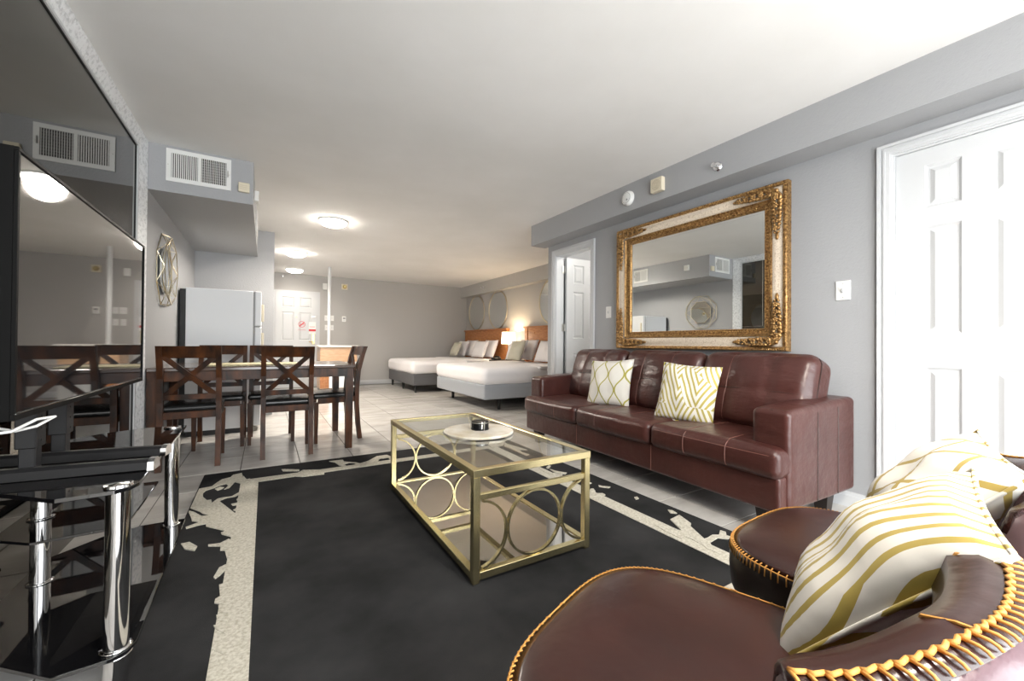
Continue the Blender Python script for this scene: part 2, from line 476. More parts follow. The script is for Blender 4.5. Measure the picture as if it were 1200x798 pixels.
S('trim_1', B(3.98, 4.0, 2.46, 4.02, 2.0, 2.12), M['beige_d'])
S('wall_closet', B(XR+0.2, XR+0.26, -0.1, 1.2, 0, ZC), 'wall_white')
# soffits
S('wall_soffit_right', B(2.808, XR, YB, 4.214, 2.172, ZC), 'wall')
S('wall_soffit_bedroom', B(4.37, XB, 4.142, YF, 2.15, ZC), 'wall_warm')
S('wall_soffit_kitchen', B(XL, -0.098, 3.935, YK, 2.075, ZC), 'wall')
# rear wall with the balcony window opening behind the camera
bm = nb()
box(bm, XL-0.12, -0.5, YB-0.12, YB, 0, ZC); box(bm, 2.8, XR+0.11, YB-0.12, YB, 0, ZC); box(bm, -0.5, 2.8, YB-0.12, YB, 2.25, ZC)
S('wall_rear', bm, 'wall')
bm = nb()
for x in (-0.5, 0.6, 1.7, 2.75): box(bm, x, x+0.05, YB-0.08, YB-0.03, 0, 2.25)
box(bm, -0.5, 2.8, YB-0.08, YB-0.03, 2.2, 2.25); box(bm, -0.5, 2.8, YB-0.08, YB-0.03, 0.0, 0.05)
S('window_1', bm, 'white')
# ground and balcony outside, seen only by the light
S('floor_balcony', B(-3, 6, -3.2, YB-0.12, -0.1, -0.02), M['counter'])

# baseboards
def baseboard(name, x0, x1, y0, y1, h=0.09):
    bm = B(x0, x1, y0, y1, 0.0, h*0.75)
    ax = 0.5*(x0+x1); 
    if x1-x0 < y1-y0: box(bm, (x0 if name.endswith('l') else x0+0.005), x1, y0, y1, h*0.75, h)
    else: box(bm, x0, x1, y0+0.005, y1, h*0.75, h)
    return S(name, bm, 'white')
baseboard('baseboard_right', XR-0.015, XR, 0.936, 3.287)
baseboard('baseboard_right_far', XR-0.015, XR, 4.047, 4.142)
baseboard('baseboard_far', 1.08, XB, YF-0.016, YF, 0.1)
baseboard('baseboard_bedroom', XB-0.016, XB, 4.142, YF-0.016, 0.1)

# ---------------------------------------------------------------- six-panel doors
def door_leaf(parent, W, H, T, cols, rows, name='door_leaf'):
    """leaf in local xz plane: x 0..W, z 0..H, front face toward -y at y=0, thickness T; each raised panel is its own part"""
    xs = sorted({0, W, *[c for p in cols for c in p]}); zs = sorted({0, H, *[c for p in rows for c in p]})
    bm = nb()
    ispan = lambda a, L: any(abs(a-p[0]) < 1e-6 for p in L)
    for i in range(len(xs)-1):
        for j in range(len(zs)-1):
            if ispan(xs[i], cols) and ispan(zs[j], rows): continue
            box(bm, xs[i], xs[i+1], 0, T, zs[j], zs[j+1])
    bmesh.ops.remove_doubles(bm, verts=bm.verts, dist=1e-5)
    # drop the shared inner faces left between neighbouring blocks
    seen = {}
    for f in list(bm.faces):
        k = tuple(sorted(v.index for v in f.verts)) if False else tuple(sorted(tuple(round(c, 4) for c in v.co) for v in f.verts))
        seen.setdefault(k, []).append(f)
    bmesh.ops.delete(bm, geom=[f for L in seen.values() if len(L) > 1 for f in L], context='FACES_ONLY')
    leaf = obj(name, bm, 'white', parent)
    for a, b in cols:
        for c, d in rows:
            bm = nb(); R = []
            for ins, dep in ((0, 0.0), (0.012, 0.011), (0.020, 0.011), (0.040, 0.002)):
                R.append([bm.verts.new(p) for p in ((a+ins, dep, c+ins), (b-ins, dep, c+ins), (b-ins, dep, d-ins), (a+ins, dep, d-ins))])
            R.append([bm.verts.new((p.co.x, T-0.004, p.co.z)) for p in R[0]])
            for p, q in list(zip(R, R[1:-1])) + [(R[0], R[-1])]:
                for k in range(4): bm.faces.new((p[k], p[(k+1) % 4], q[(k+1) % 4], q[k]))
            bm.faces.new(R[3]); bm.faces.new(R[-1])
            obj('panel', bm, 'white', leaf)
    return leaf
def casing(parent, y0, y1, z1, wdt=0.065, x=XR, name='door_casing', sx=-1):
    """moulded casing around an opening in a wall of constant x, three stepped fillets"""
    bm = nb()
    for a, b, t in ((0, 1.0, 0.012), (0.12, 0.62, 0.017), (0.74, 0.97, 0.022), (0.40, 0.55, 0.020)):
        p, q = a*wdt, b*wdt
        xa, xb = (x-t, x) if sx < 0 else (x, x+t)
        box(bm, xa, xb, y1+p, y1+q, 0, z1+q); box(bm, xa, xb, y0-q, y0-p, 0, z1+q); box(bm, xa, xb, y0-p, y1+p, z1+p, z1+q)
    return obj(name, bm, 'white', parent)
def struct_root(name, loc=(0, 0, 0), rz=0, label=None):
    o = bpy.data.objects.new(name, None); C.objects.link(o); o.location = loc; o.rotation_euler = (0, 0, rz)
    return struct(o, label)
rows6 = [(0.22, 0.845), (1.025, 1.60), (1.70, 1.93)]
d1 = struct_root('door_1', label='closed white six-panel door beside the leather sofa')
casing(d1, 0.235, 0.865, 2.04)
bm = nb(); box(bm, XR, XR+0.11, 0.855, 0.865, 0, 2.04); box(bm, XR, XR+0.11, 0.235, 0.245, 0, 2.04); box(bm, XR, XR+0.11, 0.245, 0.855, 2.03, 2.04)
obj('door_jamb', bm, 'white', d1)
lf = door_leaf(d1, 0.606, 2.02, 0.035, [(0.116, 0.254), (0.352, 0.490)], rows6)
lf.location = (XR+0.012, 0.853, 0.008); lf.rotation_euler = (0, 0, -PI/2)
d2 = struct_root('door_2', label='white six-panel door standing open into the bathroom')
casing(d2, 3.355, 3.98, 2.035)
bm = nb(); box(bm, XR, XR+0.11, 3.97, 3.98, 0, 2.035); box(bm, XR, XR+0.11, 3.355, 3.365, 0, 2.035); box(bm, XR, XR+0.11, 3.365, 3.97, 2.025, 2.035)
obj('door_jamb', bm, 'white', d2)
lf = door_leaf(d2, 0.60, 2.01, 0.035, [(0.10, 0.26), (0.34, 0.50)], rows6)
lf.location = (XR+0.125, 3.93, 0.008); lf.rotation_euler = (0, 0, math.radians(-4))
for z in (0.25, 1.12, 1.83):
    bm = B(XR+0.085, XR+0.14, 3.963, 3.969, z, z+0.09); cyl(bm, (XR+0.122, 3.958, z), (XR+0.122, 3.958, z+0.09), 0.007, seg=8)
    obj('hinge', bm, 'brushed', d2)
d3 = struct_root('door_3', label='white six-panel entrance door with red printed notices')
dx0, dx1 = 0.17, 0.955
bm = nb()
for a, b, t in ((0, 1, 0.012), (0.12, 0.6, 0.018)):
    p, q = a*0.06, b*0.06
    box(bm, dx0-q, dx0-p, YF-t, YF, 0, 2.0+q); box(bm, dx1+p, dx1+q, YF-t, YF, 0, 2.0+q); box(bm, dx0-p, dx1+p, YF-t, YF, 2.0+p, 2.0+q)
obj('door_casing', bm, 'white', d3)
lf = door_leaf(d3, dx1-dx0, 2.0, 0.03, [(0.115, 0.345), (0.44, 0.67)], [(0.22, 0.84), (1.0, 1.60), (1.70, 1.92)])
lf.location = (dx0, YF-0.03, 0.0)
obj('door_lock_plate', B(0.86, 0.915, YF-0.04, YF-0.03, 0.92, 1.15, 0.004), 'brass', d3)
bm = nb(); cyl(bm, (0.888, YF-0.04, 0.97), (0.888, YF-0.085, 0.97), 0.012, seg=8); cyl(bm, (0.888, YF-0.085, 0.97), (0.80, YF-0.085, 0.97), 0.01, seg=8)
obj('door_handle', bm, 'brass', d3)
bm = B(0.84, 0.93, YF-0.045, YF-0.03, 1.50, 1.53); cyl(bm, (0.975, YF-0.03, 1.43), (0.975, YF-0.03, 1.55), 0.008, seg=6)
obj('door_guard_latch', bm, 'brushed', d3)
# printed notices on the door: no-smoking symbol and a red-headed fire notice
bm = nb(); tube(bm, [(0.665+0.062*math.cos(t), YF-0.032, 1.345+0.062*math.sin(t)) for t in lin(0, 2*PI*23/24, 24)], 0.006, 4, closed=True)
box(bm, 0.655, 0.675, YF-0.034, YF-0.031, 1.285, 1.405); bmesh.ops.rotate(bm, cent=(0.665, YF-0.032, 1.345), matrix=Matrix.Rotation(0.8, 3, 'Y'), verts=bm.verts)
box(bm, 0.625, 0.705, YF-0.033, YF-0.031, 1.34, 1.352)
obj('no_smoking_symbol', bm, 'red', d3)
def text(body, size, loc, rot, m, parent, name, depth=0.001):
    cu = bpy.data.curves.new(name, 'FONT'); cu.body = body; cu.size = size; cu.extrude = depth; cu.align_x = 'CENTER'; cu.align_y = 'CENTER'
    o = bpy.data.objects.new(name, cu); C.objects.link(o); dg = bpy.context.evaluated_depsgraph_get()
    me = bpy.data.meshes.new_from_object(o.evaluated_get(dg)); bpy.data.objects.remove(o); bpy.data.curves.remove(cu)
    q = bpy.data.objects.new(name, me); C.objects.link(q); me.materials.clear(); me.materials.append(M[m])
    q.location = loc; q.rotation_euler = rot; q.parent = parent; return q
text('NO SMOKING', 0.024, (0.665, YF-0.032, 1.225), (PI/2, 0, 0), 'red', d3, 'no_smoking_lettering')
obj('notice_sheet', B(0.80, 0.935, YF-0.033, YF-0.031, 1.14, 1.40), 'white2', d3)
obj('notice_red_band', B(0.80, 0.935, YF-0.036, YF-0.033, 1.20, 1.245), 'red', d3)
obj('notice_print', B(0.815, 0.92, YF-0.035, YF-0.033, 1.29, 1.30), 'red', d3)
obj('peephole', cyl(nb(), (0.56, YF-0.03, 1.50), (0.56, YF-0.036, 1.50), 0.01, seg=10), 'brass', d3)

# ================================================================== WALL FITTINGS
def vent(name, label, loc, rz, W, H):
    t = thing(name, label, 'air vent', loc, rz, None)        # local x across, z up, front toward -y
    bm = nb(); fw = 0.03
    for a in ((0, W, 0, fw), (0, W, H-fw, H), (0, fw, fw, H-fw), (W-fw, W, fw, H-fw), (W/2-0.01, W/2+0.01, fw, H-fw)):
        box(bm, a[0], a[1], -0.010, -0.001, a[2], a[3])
    obj('frame', bm, 'white2', t)
    obj('duct_backing', B(fw, W-fw, -0.0035, -0.001, fw, H-fw), 'ventdark', t)
    n = 13
    for s in (0, 1):
        x0 = fw if s == 0 else W/2+0.01; x1 = W/2-0.01 if s == 0 else W-fw
        for i in range(n):
            x = x0 + (x1-x0)*(i+0.5)/n
            b2 = nb(); d = 0.0030 if s == 0 else 0.0018
            box(b2, x-d, x+d, -0.009, -0.004, fw, H-fw); obj('slat', b2, 'white2', t)
    if True:
        bm = nb()
        for k in range(1, 9): z = fw + (H-2*fw)*k/9; box(bm, W/2+0.01, W-fw, -0.0055, -0.004, z-0.0015, z+0.0015)
        obj('cross_louvre', bm, 'grey_tab', t)
    b2 = nb(); box(b2, W-0.02, W-0.016, -0.022, -0.010, H*0.42, H*0.62); obj('damper_lever', b2, 'brushed', t)
    for x in (0.012, W-0.012): obj('screw', cyl(nb(), (x, -0.010, H/2), (x, -0.012, H/2), 0.004, seg=8), 'brushed', t)
    return t
vent('air_vent', 'white rectangular register on the front of the kitchen soffit', (-0.647, 3.935, 2.157), 0, 0.399, 0.243)
vent('air_vent', 'white register on the side of the kitchen soffit, seen in the gilt mirror', (-0.098, 5.15, 2.14), PI/2, 0.33, 0.235)
def wallbox(name, label, cat, loc, rz, W, H, D, m, extra=None):
    t = thing(name, label, cat, loc, rz)
    obj('housing', B(-W/2, W/2, -D, -0.0005, -H/2, H/2, 0.004), m, t)
    if extra: extra(t, W, H, D)
    return t
def lines(t, W, H, D):
    bm = nb()
    for k in range(3): box(bm, -W*0.35, W*0.35, -D-0.001, -D, -H*0.2+k*H*0.18, -H*0.2+k*H*0.18+0.002)
    obj('vent_slit', bm, 'beige_d', t)
wallbox('temperature_sensor', 'small cream box on the kitchen soffit front, right of the vent', 'sensor', (-0.160, 3.935, 2.197), 0, 0.075, 0.075, 0.03, 'beige', lines)
wallbox('alarm_sounder', 'small cream box on the side of the kitchen soffit', 'sensor', (-0.098, 4.33, 2.26), PI/2, 0.09, 0.09, 0.035, 'white2', lines)
# fittings on the right soffit face (x = 2.808), facing -x
def smoke():
    t = thing('smoke_detector', 'round white smoke detector on the soffit above the gilt mirror', 'smoke detector', (2.808, 2.627, 2.287), -PI/2)
    bm = nb(); loft(bm, [[(r*math.cos(a), y, r*math.sin(a)) for a in lin(0, 2*PI*31/32, 32)] for r, y in ((0.066, -0.0005), (0.066, -0.012), (0.060, -0.020), (0.055, -0.032), (0.035, -0.040), (0.0005, -0.041))])
    obj('housing', bm, 'white2', t, auto=0.6)
    bm = nb(); tube(bm, [(0.046*math.cos(a), -0.036, 0.046*math.sin(a)) for a in lin(0, 2*PI*23/24, 24)], 0.0015, 4, True); obj('sensing_slot', bm, 'grey_tab', t)
    obj('test_button', cyl(nb(), (0.015, -0.040, -0.02), (0.015, -0.043, -0.02), 0.008, seg=10), 'grey_tab', t)
smoke()
def spk(t, W, H, D):
    bm = nb()
    for r in (0.012, 0.022, 0.032, 0.041): tube(bm, [(r*math.cos(a), -D, r*math.sin(a)) for a in lin(0, 2*PI*23/24, 24)], 0.0022, 4, True)
    obj('speaker_grille', bm, 'beige_d', t)
wallbox('alarm_speaker', 'square cream speaker box on the soffit, right of the smoke detector', 'speaker', (2.808, 2.289, 2.292), -PI/2, 0.115, 0.115, 0.045, 'beige', spk)
def sprinkler(label, loc, rz):
    t = thing('fire_sprinkler', label, 'sprinkler', loc, rz)
    obj('escutcheon', cyl(nb(), (0, -0.0005, 0), (0, -0.012, 0), 0.035, 0.028, 20), 'chrome', t)
    bm = nb(); cyl(bm, (0, -0.012, 0), (0, -0.03, 0), 0.012, seg=12); cyl(bm, (0, -0.055, 0), (0, -0.058, 0), 0.017, seg=12)
    tube(bm, [(-0.010, -0.03, 0), (-0.013, -0.042, 0), (0, -0.056, 0), (0.013, -0.042, 0), (0.010, -0.03, 0)], 0.0025, 5)
    obj('sprinkler_head', bm, 'chrome', t)
sprinkler('chrome sprinkler head on the soffit above the right end of the gilt mirror', (2.808, 1.776, 2.264), -PI/2)
sprinkler('small sprinkler head on the bedroom soffit above the round mirrors', (4.37, 8.59, 2.275), -PI/2)
sprinkler('small sprinkler high on the wall above the entrance door', (0.30, YF, 2.355), 0)
def switch(label, loc, rz, W=0.075, H=0.118, n=1):
    t = thing('light_switch', label, 'light switch', loc, rz)
    obj('cover_plate', B(-W/2, W/2, -0.006, -0.0005, -H/2, H/2, 0.002), 'white2', t)
    for k in range(n):
        x = (k-(n-1)/2)*0.045
        obj('toggle', B(x-0.006, x+0.006, -0.016, -0.006, -0.012, 0.012, 0.001), 'white', t)
        for z in (-H*0.36, H*0.36): obj('screw', cyl(nb(), (x, -0.006, z), (x, -0.0075, z), 0.003, seg=6), 'brushed', t)
switch('white light switch on the grey wall right of the gilt mirror', (XR, 1.093, 1.303), -PI/2)
switch('white light switch between the bathroom door and the gilt mirror', (XR, 3.084, 1.293), -PI/2)
switch('upper double switch plate on the far wall, left of the white pole', (1.16, YF, 1.50), 0, 0.1, 0.118, 2)
switch('upper switch plate on the far wall, right of the white pole', (1.262, YF, 1.50), 0)
switch('lower switch plate on the far wall, left of the white pole', (1.155, YF, 1.29), 0)
switch('lower switch plate on the far wall, right of the white pole', (1.258, YF, 1.29), 0)
def thermo(t, W, H, D):
    obj('display', B(-W*0.28, W*0.28, -D-0.002, -D, 0.0, H*0.28), 'grey_tab', t)
    obj('button', B(-W*0.2, W*0.2, -D-0.003, -D, -H*0.3, -H*0.15), 'white', t)
wallbox('thermostat', 'white thermostat on the far wall between pole and beds', 'thermostat', (1.51, YF, 1.489), 0, 0.085, 0.125, 0.03, 'white2', thermo)
wallbox('door_chime', 'tall white chime box high on the far wall beside the entrance door', 'door chime', (1.11, YF, 2.19), 0, 0.09, 0.14, 0.04, 'white2')
def strobe(t, W, H, D):
    obj('strobe_lens', cyl(nb(), (0, -D, 0), (0, -D-0.03, 0), 0.045, 0.03, 14), 'brass', t)
wallbox('fire_alarm_strobe', 'brassy square fire alarm strobe high on the far wall', 'alarm', (1.515, YF, 2.215), 0, 0.125, 0.125, 0.04, 'beige', strobe)

# ceiling lights
def ceil_light(label, x, y, r=0.16, en=150, gm_='glow'):
    t = thing('ceiling_light', label, 'ceiling light', (x, y, ZC), 0, None)
    obj('base_ring', cyl(nb(), (0, 0, -0.0005), (0, 0, -0.018), r, seg=32), 'white2', t, auto=0.6)
    bm = nb(); loft(bm, [[(r*0.94*math.cos(a)*q, r*0.94*math.sin(a)*q, -0.018-0.06*math.sqrt(1-q*q)) for a in lin(0, 2*PI*31/32, 32)] for q in (1, 0.95, 0.85, 0.65, 0.4, 0.15, 0.01)])
    obj('opal_dome', bm, gm_, t, smooth=True)
    l = bpy.data.lights.new('lamp_bulb', 'SPOT'); l.energy = en; l.color = (1, 0.91, 0.80); l.shadow_soft_size = 0.12; l.spot_size = math.radians(172); l.spot_blend = 0.6
    lo = bpy.data.objects.new('lamp_bulb', l); C.objects.link(lo); lo.location = (0, 0, -0.09); lo.parent = t
ceil_light('large lit ceiling dome nearest the camera, over the dining area', 0.68, 5.30)
ceil_light('lit ceiling dome second from the camera, before the entrance hall', 0.41, 7.50, en=150)
ceil_light('lit ceiling dome farthest away, just inside the entrance door', 0.485, 9.25, en=24, gm_='glow2')
ceil_light('added unseen ceiling dome behind the camera, brightening the seating area', 1.1, -0.45)  # extra dome out of view, added to brighten the near ceiling and seating
l = bpy.data.lights.new('bathroom_bulb', 'POINT'); l.energy = 14; l.color = (1, 0.97, 0.92); l.shadow_soft_size = 0.1
lo = bpy.data.objects.new('bathroom_bulb', l); C.objects.link(lo); lo.location = (3.6, 3.0, 2.25)

# white pole standing on the kitchen counter
pt = thing('support_pole', 'thin white pole rising from the kitchen counter to the ceiling', 'pole', (1.05, 8.60, 0.905))
obj('shaft', cyl(nb(), (0, 0, 0.0), (0, 0, ZC-0.9052), 0.030, seg=16), 'white', pt, auto=0.6)
obj('floor_flange', cyl(nb(), (0, 0, 0), (0, 0, 0.012), 0.045, seg=16), 'white', pt)

# ================================================================== LEFT WALL: smoked mirror, kitchen
mt = thing('wall_mirror', 'huge smoked mirror panel with textured white border covering the left wall', 'mirror', (XL, 0, 0))
obj('mirror_glass', B(-0.041, -0.033, YB+0.01, 3.800, 0.0, 2.345), 'smoke', mt)
bm = nb()
loft(bm, [[(-0.041, 3.805, z), (-0.026, 3.805, z if z < 1 else 2.340), (0.002, 3.915, z if z < 1 else 2.408), (0.004, 3.931, z if z < 1 else 2.419), (-0.041, 3.931, z if z < 1 else 2.419)] for z in (0.0, 2.340)])
loft(bm, [[(-0.041, y, 2.340), (-0.026, y if y < 0 else 3.805, 2.340), (0.002, y if y < 0 else 3.915, 2.408), (0.004, y if y < 0 else 3.931, 2.419), (-0.041, y if y < 0 else 3.805, 2.419)] for y in (YB+0.01, 3.805)])
obj('textured_border', bm, 'border', mt)
bm = nb(); box(bm, -0.033, -0.020, 3.787, 3.806, 0.0, 2.341); box(bm, -0.033, -0.020, YB+0.01, 3.787, 2.325, 2.341)
obj('inner_bead', bm, 'white', mt)
bm = nb(); box(bm, -0.033, -0.028, 3.783, 3.787, 0.0, 2.325); box(bm, -0.033, -0.028, YB+0.01, 3.787, 2.321, 2.325)
obj('inner_dark_line', bm, 'black', mt)  # thin black strip along the inner edge of the border

# octagonal geometric wall mirror
ot = thing('geometric_wall_mirror', 'octagonal mirror with gold wire lattice frame on the left wall', 'mirror', (XL, 4.50, 1.555), 0)
def octp(r, ph, x): return [Vector((x, r*math.cos(2*PI*i/8+ph), r*math.sin(2*PI*i/8+ph))) for i in range(8)]
o1, o2, o3 = octp(0.315, PI/8, 0.012), octp(0.285, 0, 0.060), octp(0.20, PI/8, 0.03)
bm = nb(); loft(bm, [[(0.012, p.y, p.z) for p in o3], [(0.030, p.y, p.z) for p in o3]]); obj('octagonal_glass', bm, 'mirror', ot)
bm = nb()
for ring, r in ((o1, 0.0042), (o2, 0.0035), (octp(0.205, PI/8, 0.032), 0.004)): tube(bm, ring, r, 6, True)
for i in range(8):
    for a, b in ((o1[i], o2[i]), (o1[i-1], o2[i]), (o2[i], o3[i]), (o2[i], o3[i-1])): tube(bm, [a, b], 0.0025, 6)
obj('wire_lattice', bm, 'octgold', ot)

# fridge against the left wall
ft = thing('refrigerator', 'white top-freezer refrigerator behind the dining table, its side facing us', 'refrigerator', (-0.70, 5.2, 0))
obj('back_panel', B(-0.035, 0.012, 0.01, 0.66, 0.03, 1.49), 'black', ft)
obj('cabinet', B(0.012, 0.585, 0.0, 0.67, 0.05, 1.505, 0.004), 'fridge', ft)
obj('kick_base', B(0.02, 0.575, 0.01, 0.66, 0.0, 0.05), 'black', ft)
obj('door_gasket', B(0.585, 0.600, 0.008, 0.662, 0.06, 1.50), 'grey_tab', ft)
for nm, z0, z1 in (('fridge_door', 0.06, 1.120), ('freezer_door', 1.130, 1.505)):
    dd = obj(nm, B(0.600, 0.660, 0.0, 0.67, z0, z1, 0.008, 2), 'fridge', ft)
    zz = (z1-0.33, z1-0.06) if nm == 'fridge_door' else (z0+0.05, z0+0.24)
    bm = nb(); box(bm, 0.660, 0.685, 0.035, 0.06, *zz, 0.004); obj('handle', bm, 'beige', dd)
    obj('hinge_cover', B(0.585, 0.64, 0.60, 0.65, z1, z1+0.012) if nm == 'freezer_door' else B(0.600, 0.65, -0.004, 0.03, z1+0.001, z1+0.009), 'grey_tab', dd)

# kitchen counter island by the entrance
kt = thing('kitchen_island', 'pale-topped wooden breakfast counter behind the dining table', 'counter', (0.88, 8.40, 0))
obj('countertop', B(-0.03, 0.70, -0.03, 0.55, 0.868, 0.905, 0.006), 'counter', kt)
obj('cabinet_body', B(0.0, 0.66, 0.015, 0.52, 0.09, 0.868), 'lightwood', kt)
obj('upper_panel', B(0.005, 0.655, 0.0, 0.015, 0.60, 0.862, 0.002), 'lightwood', kt)
obj('cupboard_door', B(0.005, 0.155, 0.0, 0.015, 0.10, 0.59, 0.002), 'oak', kt)
for k in range(3): obj('steel_panel', B(0.16+0.167*k, 0.16+0.162+0.167*k, 0.0, 0.015, 0.10, 0.59, 0.002), 'brushed', kt)
obj('plinth', B(0.01, 0.65, 0.03, 0.50, 0, 0.09), 'espresso', kt)

# ================================================================== GILT MIRROR over the sofa
gm = thing('ornate_mirror', 'large rectangular mirror in ornate gilt and cream frame above the sofa', 'mirror', (XR-0.004, 2.150, 0.925), -PI/2+0.006)
GW, GH = 1.535, 1.150
def rect_ring(d, h):
    return [Vector((-GW/2+d, -h, d)), Vector((GW/2-d, -h, d)), Vector((GW/2-d, -h, GH-d)), Vector((-GW/2+d, -h, GH-d))]
def moulding(prof, name, m):
    bm = nb(); loft(bm, [rect_ring(d, h) for d, h in prof], cap=False); return obj(name, bm, m, gm, auto=0.9)
moulding([(0, 0.001), (0, 0.048), (0.006, 0.058), (0.014, 0.062), (0.022, 0.060), (0.030, 0.050)], 'outer_gilt_edge', 'ornate')
moulding([(0.030, 0.050), (0.036, 0.046), (0.055, 0.054), (0.075, 0.055), (0.094, 0.046), (0.100, 0.042)], 'cream_band', 'creamframe')
moulding([(0.100, 0.042), (0.104, 0.052), (0.110, 0.053), (0.116, 0.042), (0.132, 0.030), (0.146, 0.026), (0.150, 0.032), (0.156, 0.030), (0.160, 0.014)], 'inner_gilt_edge', 'ornate')
bm = nb()
def along_rect(d, h, step):
    R = rect_ring(d, h); out = []
    for a, b in zip(R, R[1:]+R[:1]):
        n = int((b-a).length/step)
        for i in range(n): out.append((a.lerp(b, (i+0.5)/n), (b-a).normalized()))
    return out
for p, t in along_rect(0.139, 0.031, 0.021):
    bmesh.ops.create_icosphere(bm, subdivisions=1, radius=1, matrix=Matrix.Translation(p) @ Matrix.Diagonal((0.0085, 0.006, 0.0085, 1)))
o = obj('bead_moulding', bm, 'ornate', gm, smooth=True); o['kind'] = 'stuff'
bm = nb()
for p, t in along_rect(0.010, 0.060, 0.016):
    bmesh.ops.create_icosphere(bm, subdivisions=1, radius=1, matrix=Matrix.Translation(p) @ Matrix.Diagonal((0.008, 0.005, 0.008, 1)))
o = obj('rope_moulding', bm, 'ornate', gm, smooth=True); o['kind'] = 'stuff'
obj('mirror_glass', B(-GW/2+0.155, GW/2-0.155, -0.016, -0.004, 0.155, GH-0.155), 'mirror', gm)
bm = nb()
for ring in (rect_ring(0.176, 0.0163),): tube(bm, ring, 0.0009, 4, True)
obj('glass_bevel_line', bm, 'brushed', gm)
def leaf_e(bm, c, ang, L, W_, H_): ellip(bm, c, L, H_, W_, 8, 6, Matrix.Rotation(-ang, 4, 'Y'))
for sx in (-1, 1):
    for sz in (-1, 1):
        bm = nb(); rn = random.Random(5)
        cx, cz = sx*(GW/2-0.062), (GH-0.062 if sz > 0 else 0.062)
        def at(u, v, h=0.060): return Vector((cx - sx*u, -h, cz - sz*v))
        for k in range(7):                                    # shell fan at the corner
            a = math.radians(-35 + k*27); L = 0.036
            leaf_e(bm, at(math.cos(a)*0.024, math.sin(a)*0.024, 0.066), math.atan2(-sz*math.sin(a), -sx*math.cos(a)), L*0.8, 0.009, 0.012)
        ellip(bm, at(0, 0, 0.070), 0.016, 0.016, 0.016)
        for arm, N in ((0, 9), (1, 10)):
            for k in range(N):
                d = 0.048 + k*0.026; tp = 1 - 0.55*(k/N)**2
                for sgn in (-1, 1):
                    u, v = (d, sgn*0.021*tp) if arm == 0 else (sgn*0.021*tp, d)
                    base = 0.0 if arm == 0 else PI/2
                    a = base + sgn*(0.6+rn.uniform(-0.2, 0.2))
                    leaf_e(bm, at(u, v, 0.060+rn.uniform(0, 0.006)), math.atan2(-sz*math.sin(a), -sx*math.cos(a)), 0.022*tp, 0.014*tp, 0.014)
                if k % 2 == 0:
                    u, v = (d, 0.004) if arm == 0 else (0.004, d)
                    for q in range(5):
                        a = 2*PI*q/5+k; ellip(bm, at(u+0.011*math.cos(a), v+0.011*math.sin(a), 0.074), 0.009, 0.008, 0.009, 6, 5)
                    ellip(bm, at(u, v, 0.075), 0.005, 0.006, 0.005, 6, 5)
            d = 0.048+N*0.026
            u, v = (d, 0) if arm == 0 else (0, d)
            leaf_e(bm, at(u, v, 0.058), math.atan2(0, -sx) if arm == 0 else -sz*PI/2, 0.026, 0.012, 0.010)
        obj('corner_ornament', bm, 'ornate', gm, smooth=True)

# ================================================================== SOFA
sf = thing('leather_sofa', 'three-seat oxblood leather sofa against the right wall under the gilt mirror', 'sofa', (2.135, 1.035, 0), math.radians(-1.4))
SL, SD = 2.37, 0.80
# local: x depth (0 front .. SD at the wall), y along the sofa (0 = near end)
bm = nb(); soft_box(bm, SD-0.03, SL-0.01, 0.185, 0.022, n=8, off=(SD/2+0.01, SL/2, 0.222)); obj('base', bm, 'sofa', sf, smooth=True)
for i, y in enumerate((0.80, 1.575)):
    bm = nb(); tube(bm, [(0.0235, y, z) for z in (0.135, 0.22, 0.305)], 0.0022, 5); obj('base_seam', bm, 'seam', sf)
for k, (y0, y1) in enumerate(((-0.004, 0.796), (0.80, 1.573), (1.577, SL+0.004))):
    bm = nb(); d = 0.60
    f = soft_box(bm, d, y1-y0, 0.155, 0.045, crown=(0.012, 0.004, 0.014), n=22, off=(d/2-0.005, (y0+y1)/2, 0.375), wr=0.0025, seed=k)
    c = obj('seat_cushion', bm, 'sofa', sf, smooth=True)
    o3 = (d/2-0.005, (y0+y1)/2, 0.375)
    for v in (-0.33, 0.33):
        bm = nb(); g = lambda p: f(p)*1.0
        seam_on(bm, f, [(-1, v, z) for z in lin(-0.9, 1, 8)] + [(x, v, 1) for x in lin(-1, 0.6, 14)], 0.0022, o3); obj('stitched_seam', bm, 'seam', c)
    bm = nb(); seam_on(bm, f, [(-1, v, 0.55) for v in lin(-0.97, 0.97, 20)], 0.0022, o3); obj('stitched_seam', bm, 'seam', c)
for nm, y0, y1 in (('armrest', -0.012, 0.180), ('armrest', SL-0.180, SL+0.012)):
    bm = nb(); f = soft_box(bm, SD-0.085, y1-y0, 0.50, 0.030, crown=(0.004, 0.0, 0.008), n=14, off=(0.085+(SD-0.085)/2, (y0+y1)/2, 0.385))
    for v in bm.verts:                                     # top rises slightly towards the back
        if v.co.z > 0.5: v.co.z += 0.035*(v.co.x-0.1)/0.7
    a = obj(nm, bm, 'sofa', sf, smooth=True)
    yo = y0-0.0008 if y0 < 0.5 else y1+0.0008
    for x in (0.36, 0.585):
        bm = nb(); tube(bm, [(x, yo, z) for z in lin(0.15, 0.60+0.035*(x-0.1)/0.7, 8)], 0.0024, 5); obj('side_seam', bm, 'chair_side', a)
    bm = nb(); zz = 0.615
    tube(bm, [(0.100, y0+0.008, 0.43), (0.097, y0+0.010, 0.55), (0.098, y0+0.022, 0.612), (0.102, (y0+y1)/2, 0.632), (0.098, y1-0.022, 0.612), (0.097, y1-0.010, 0.55), (0.100, y1-0.008, 0.43)], 0.003, 6)
    obj('arm_piping', bm, 'chair_side', a)
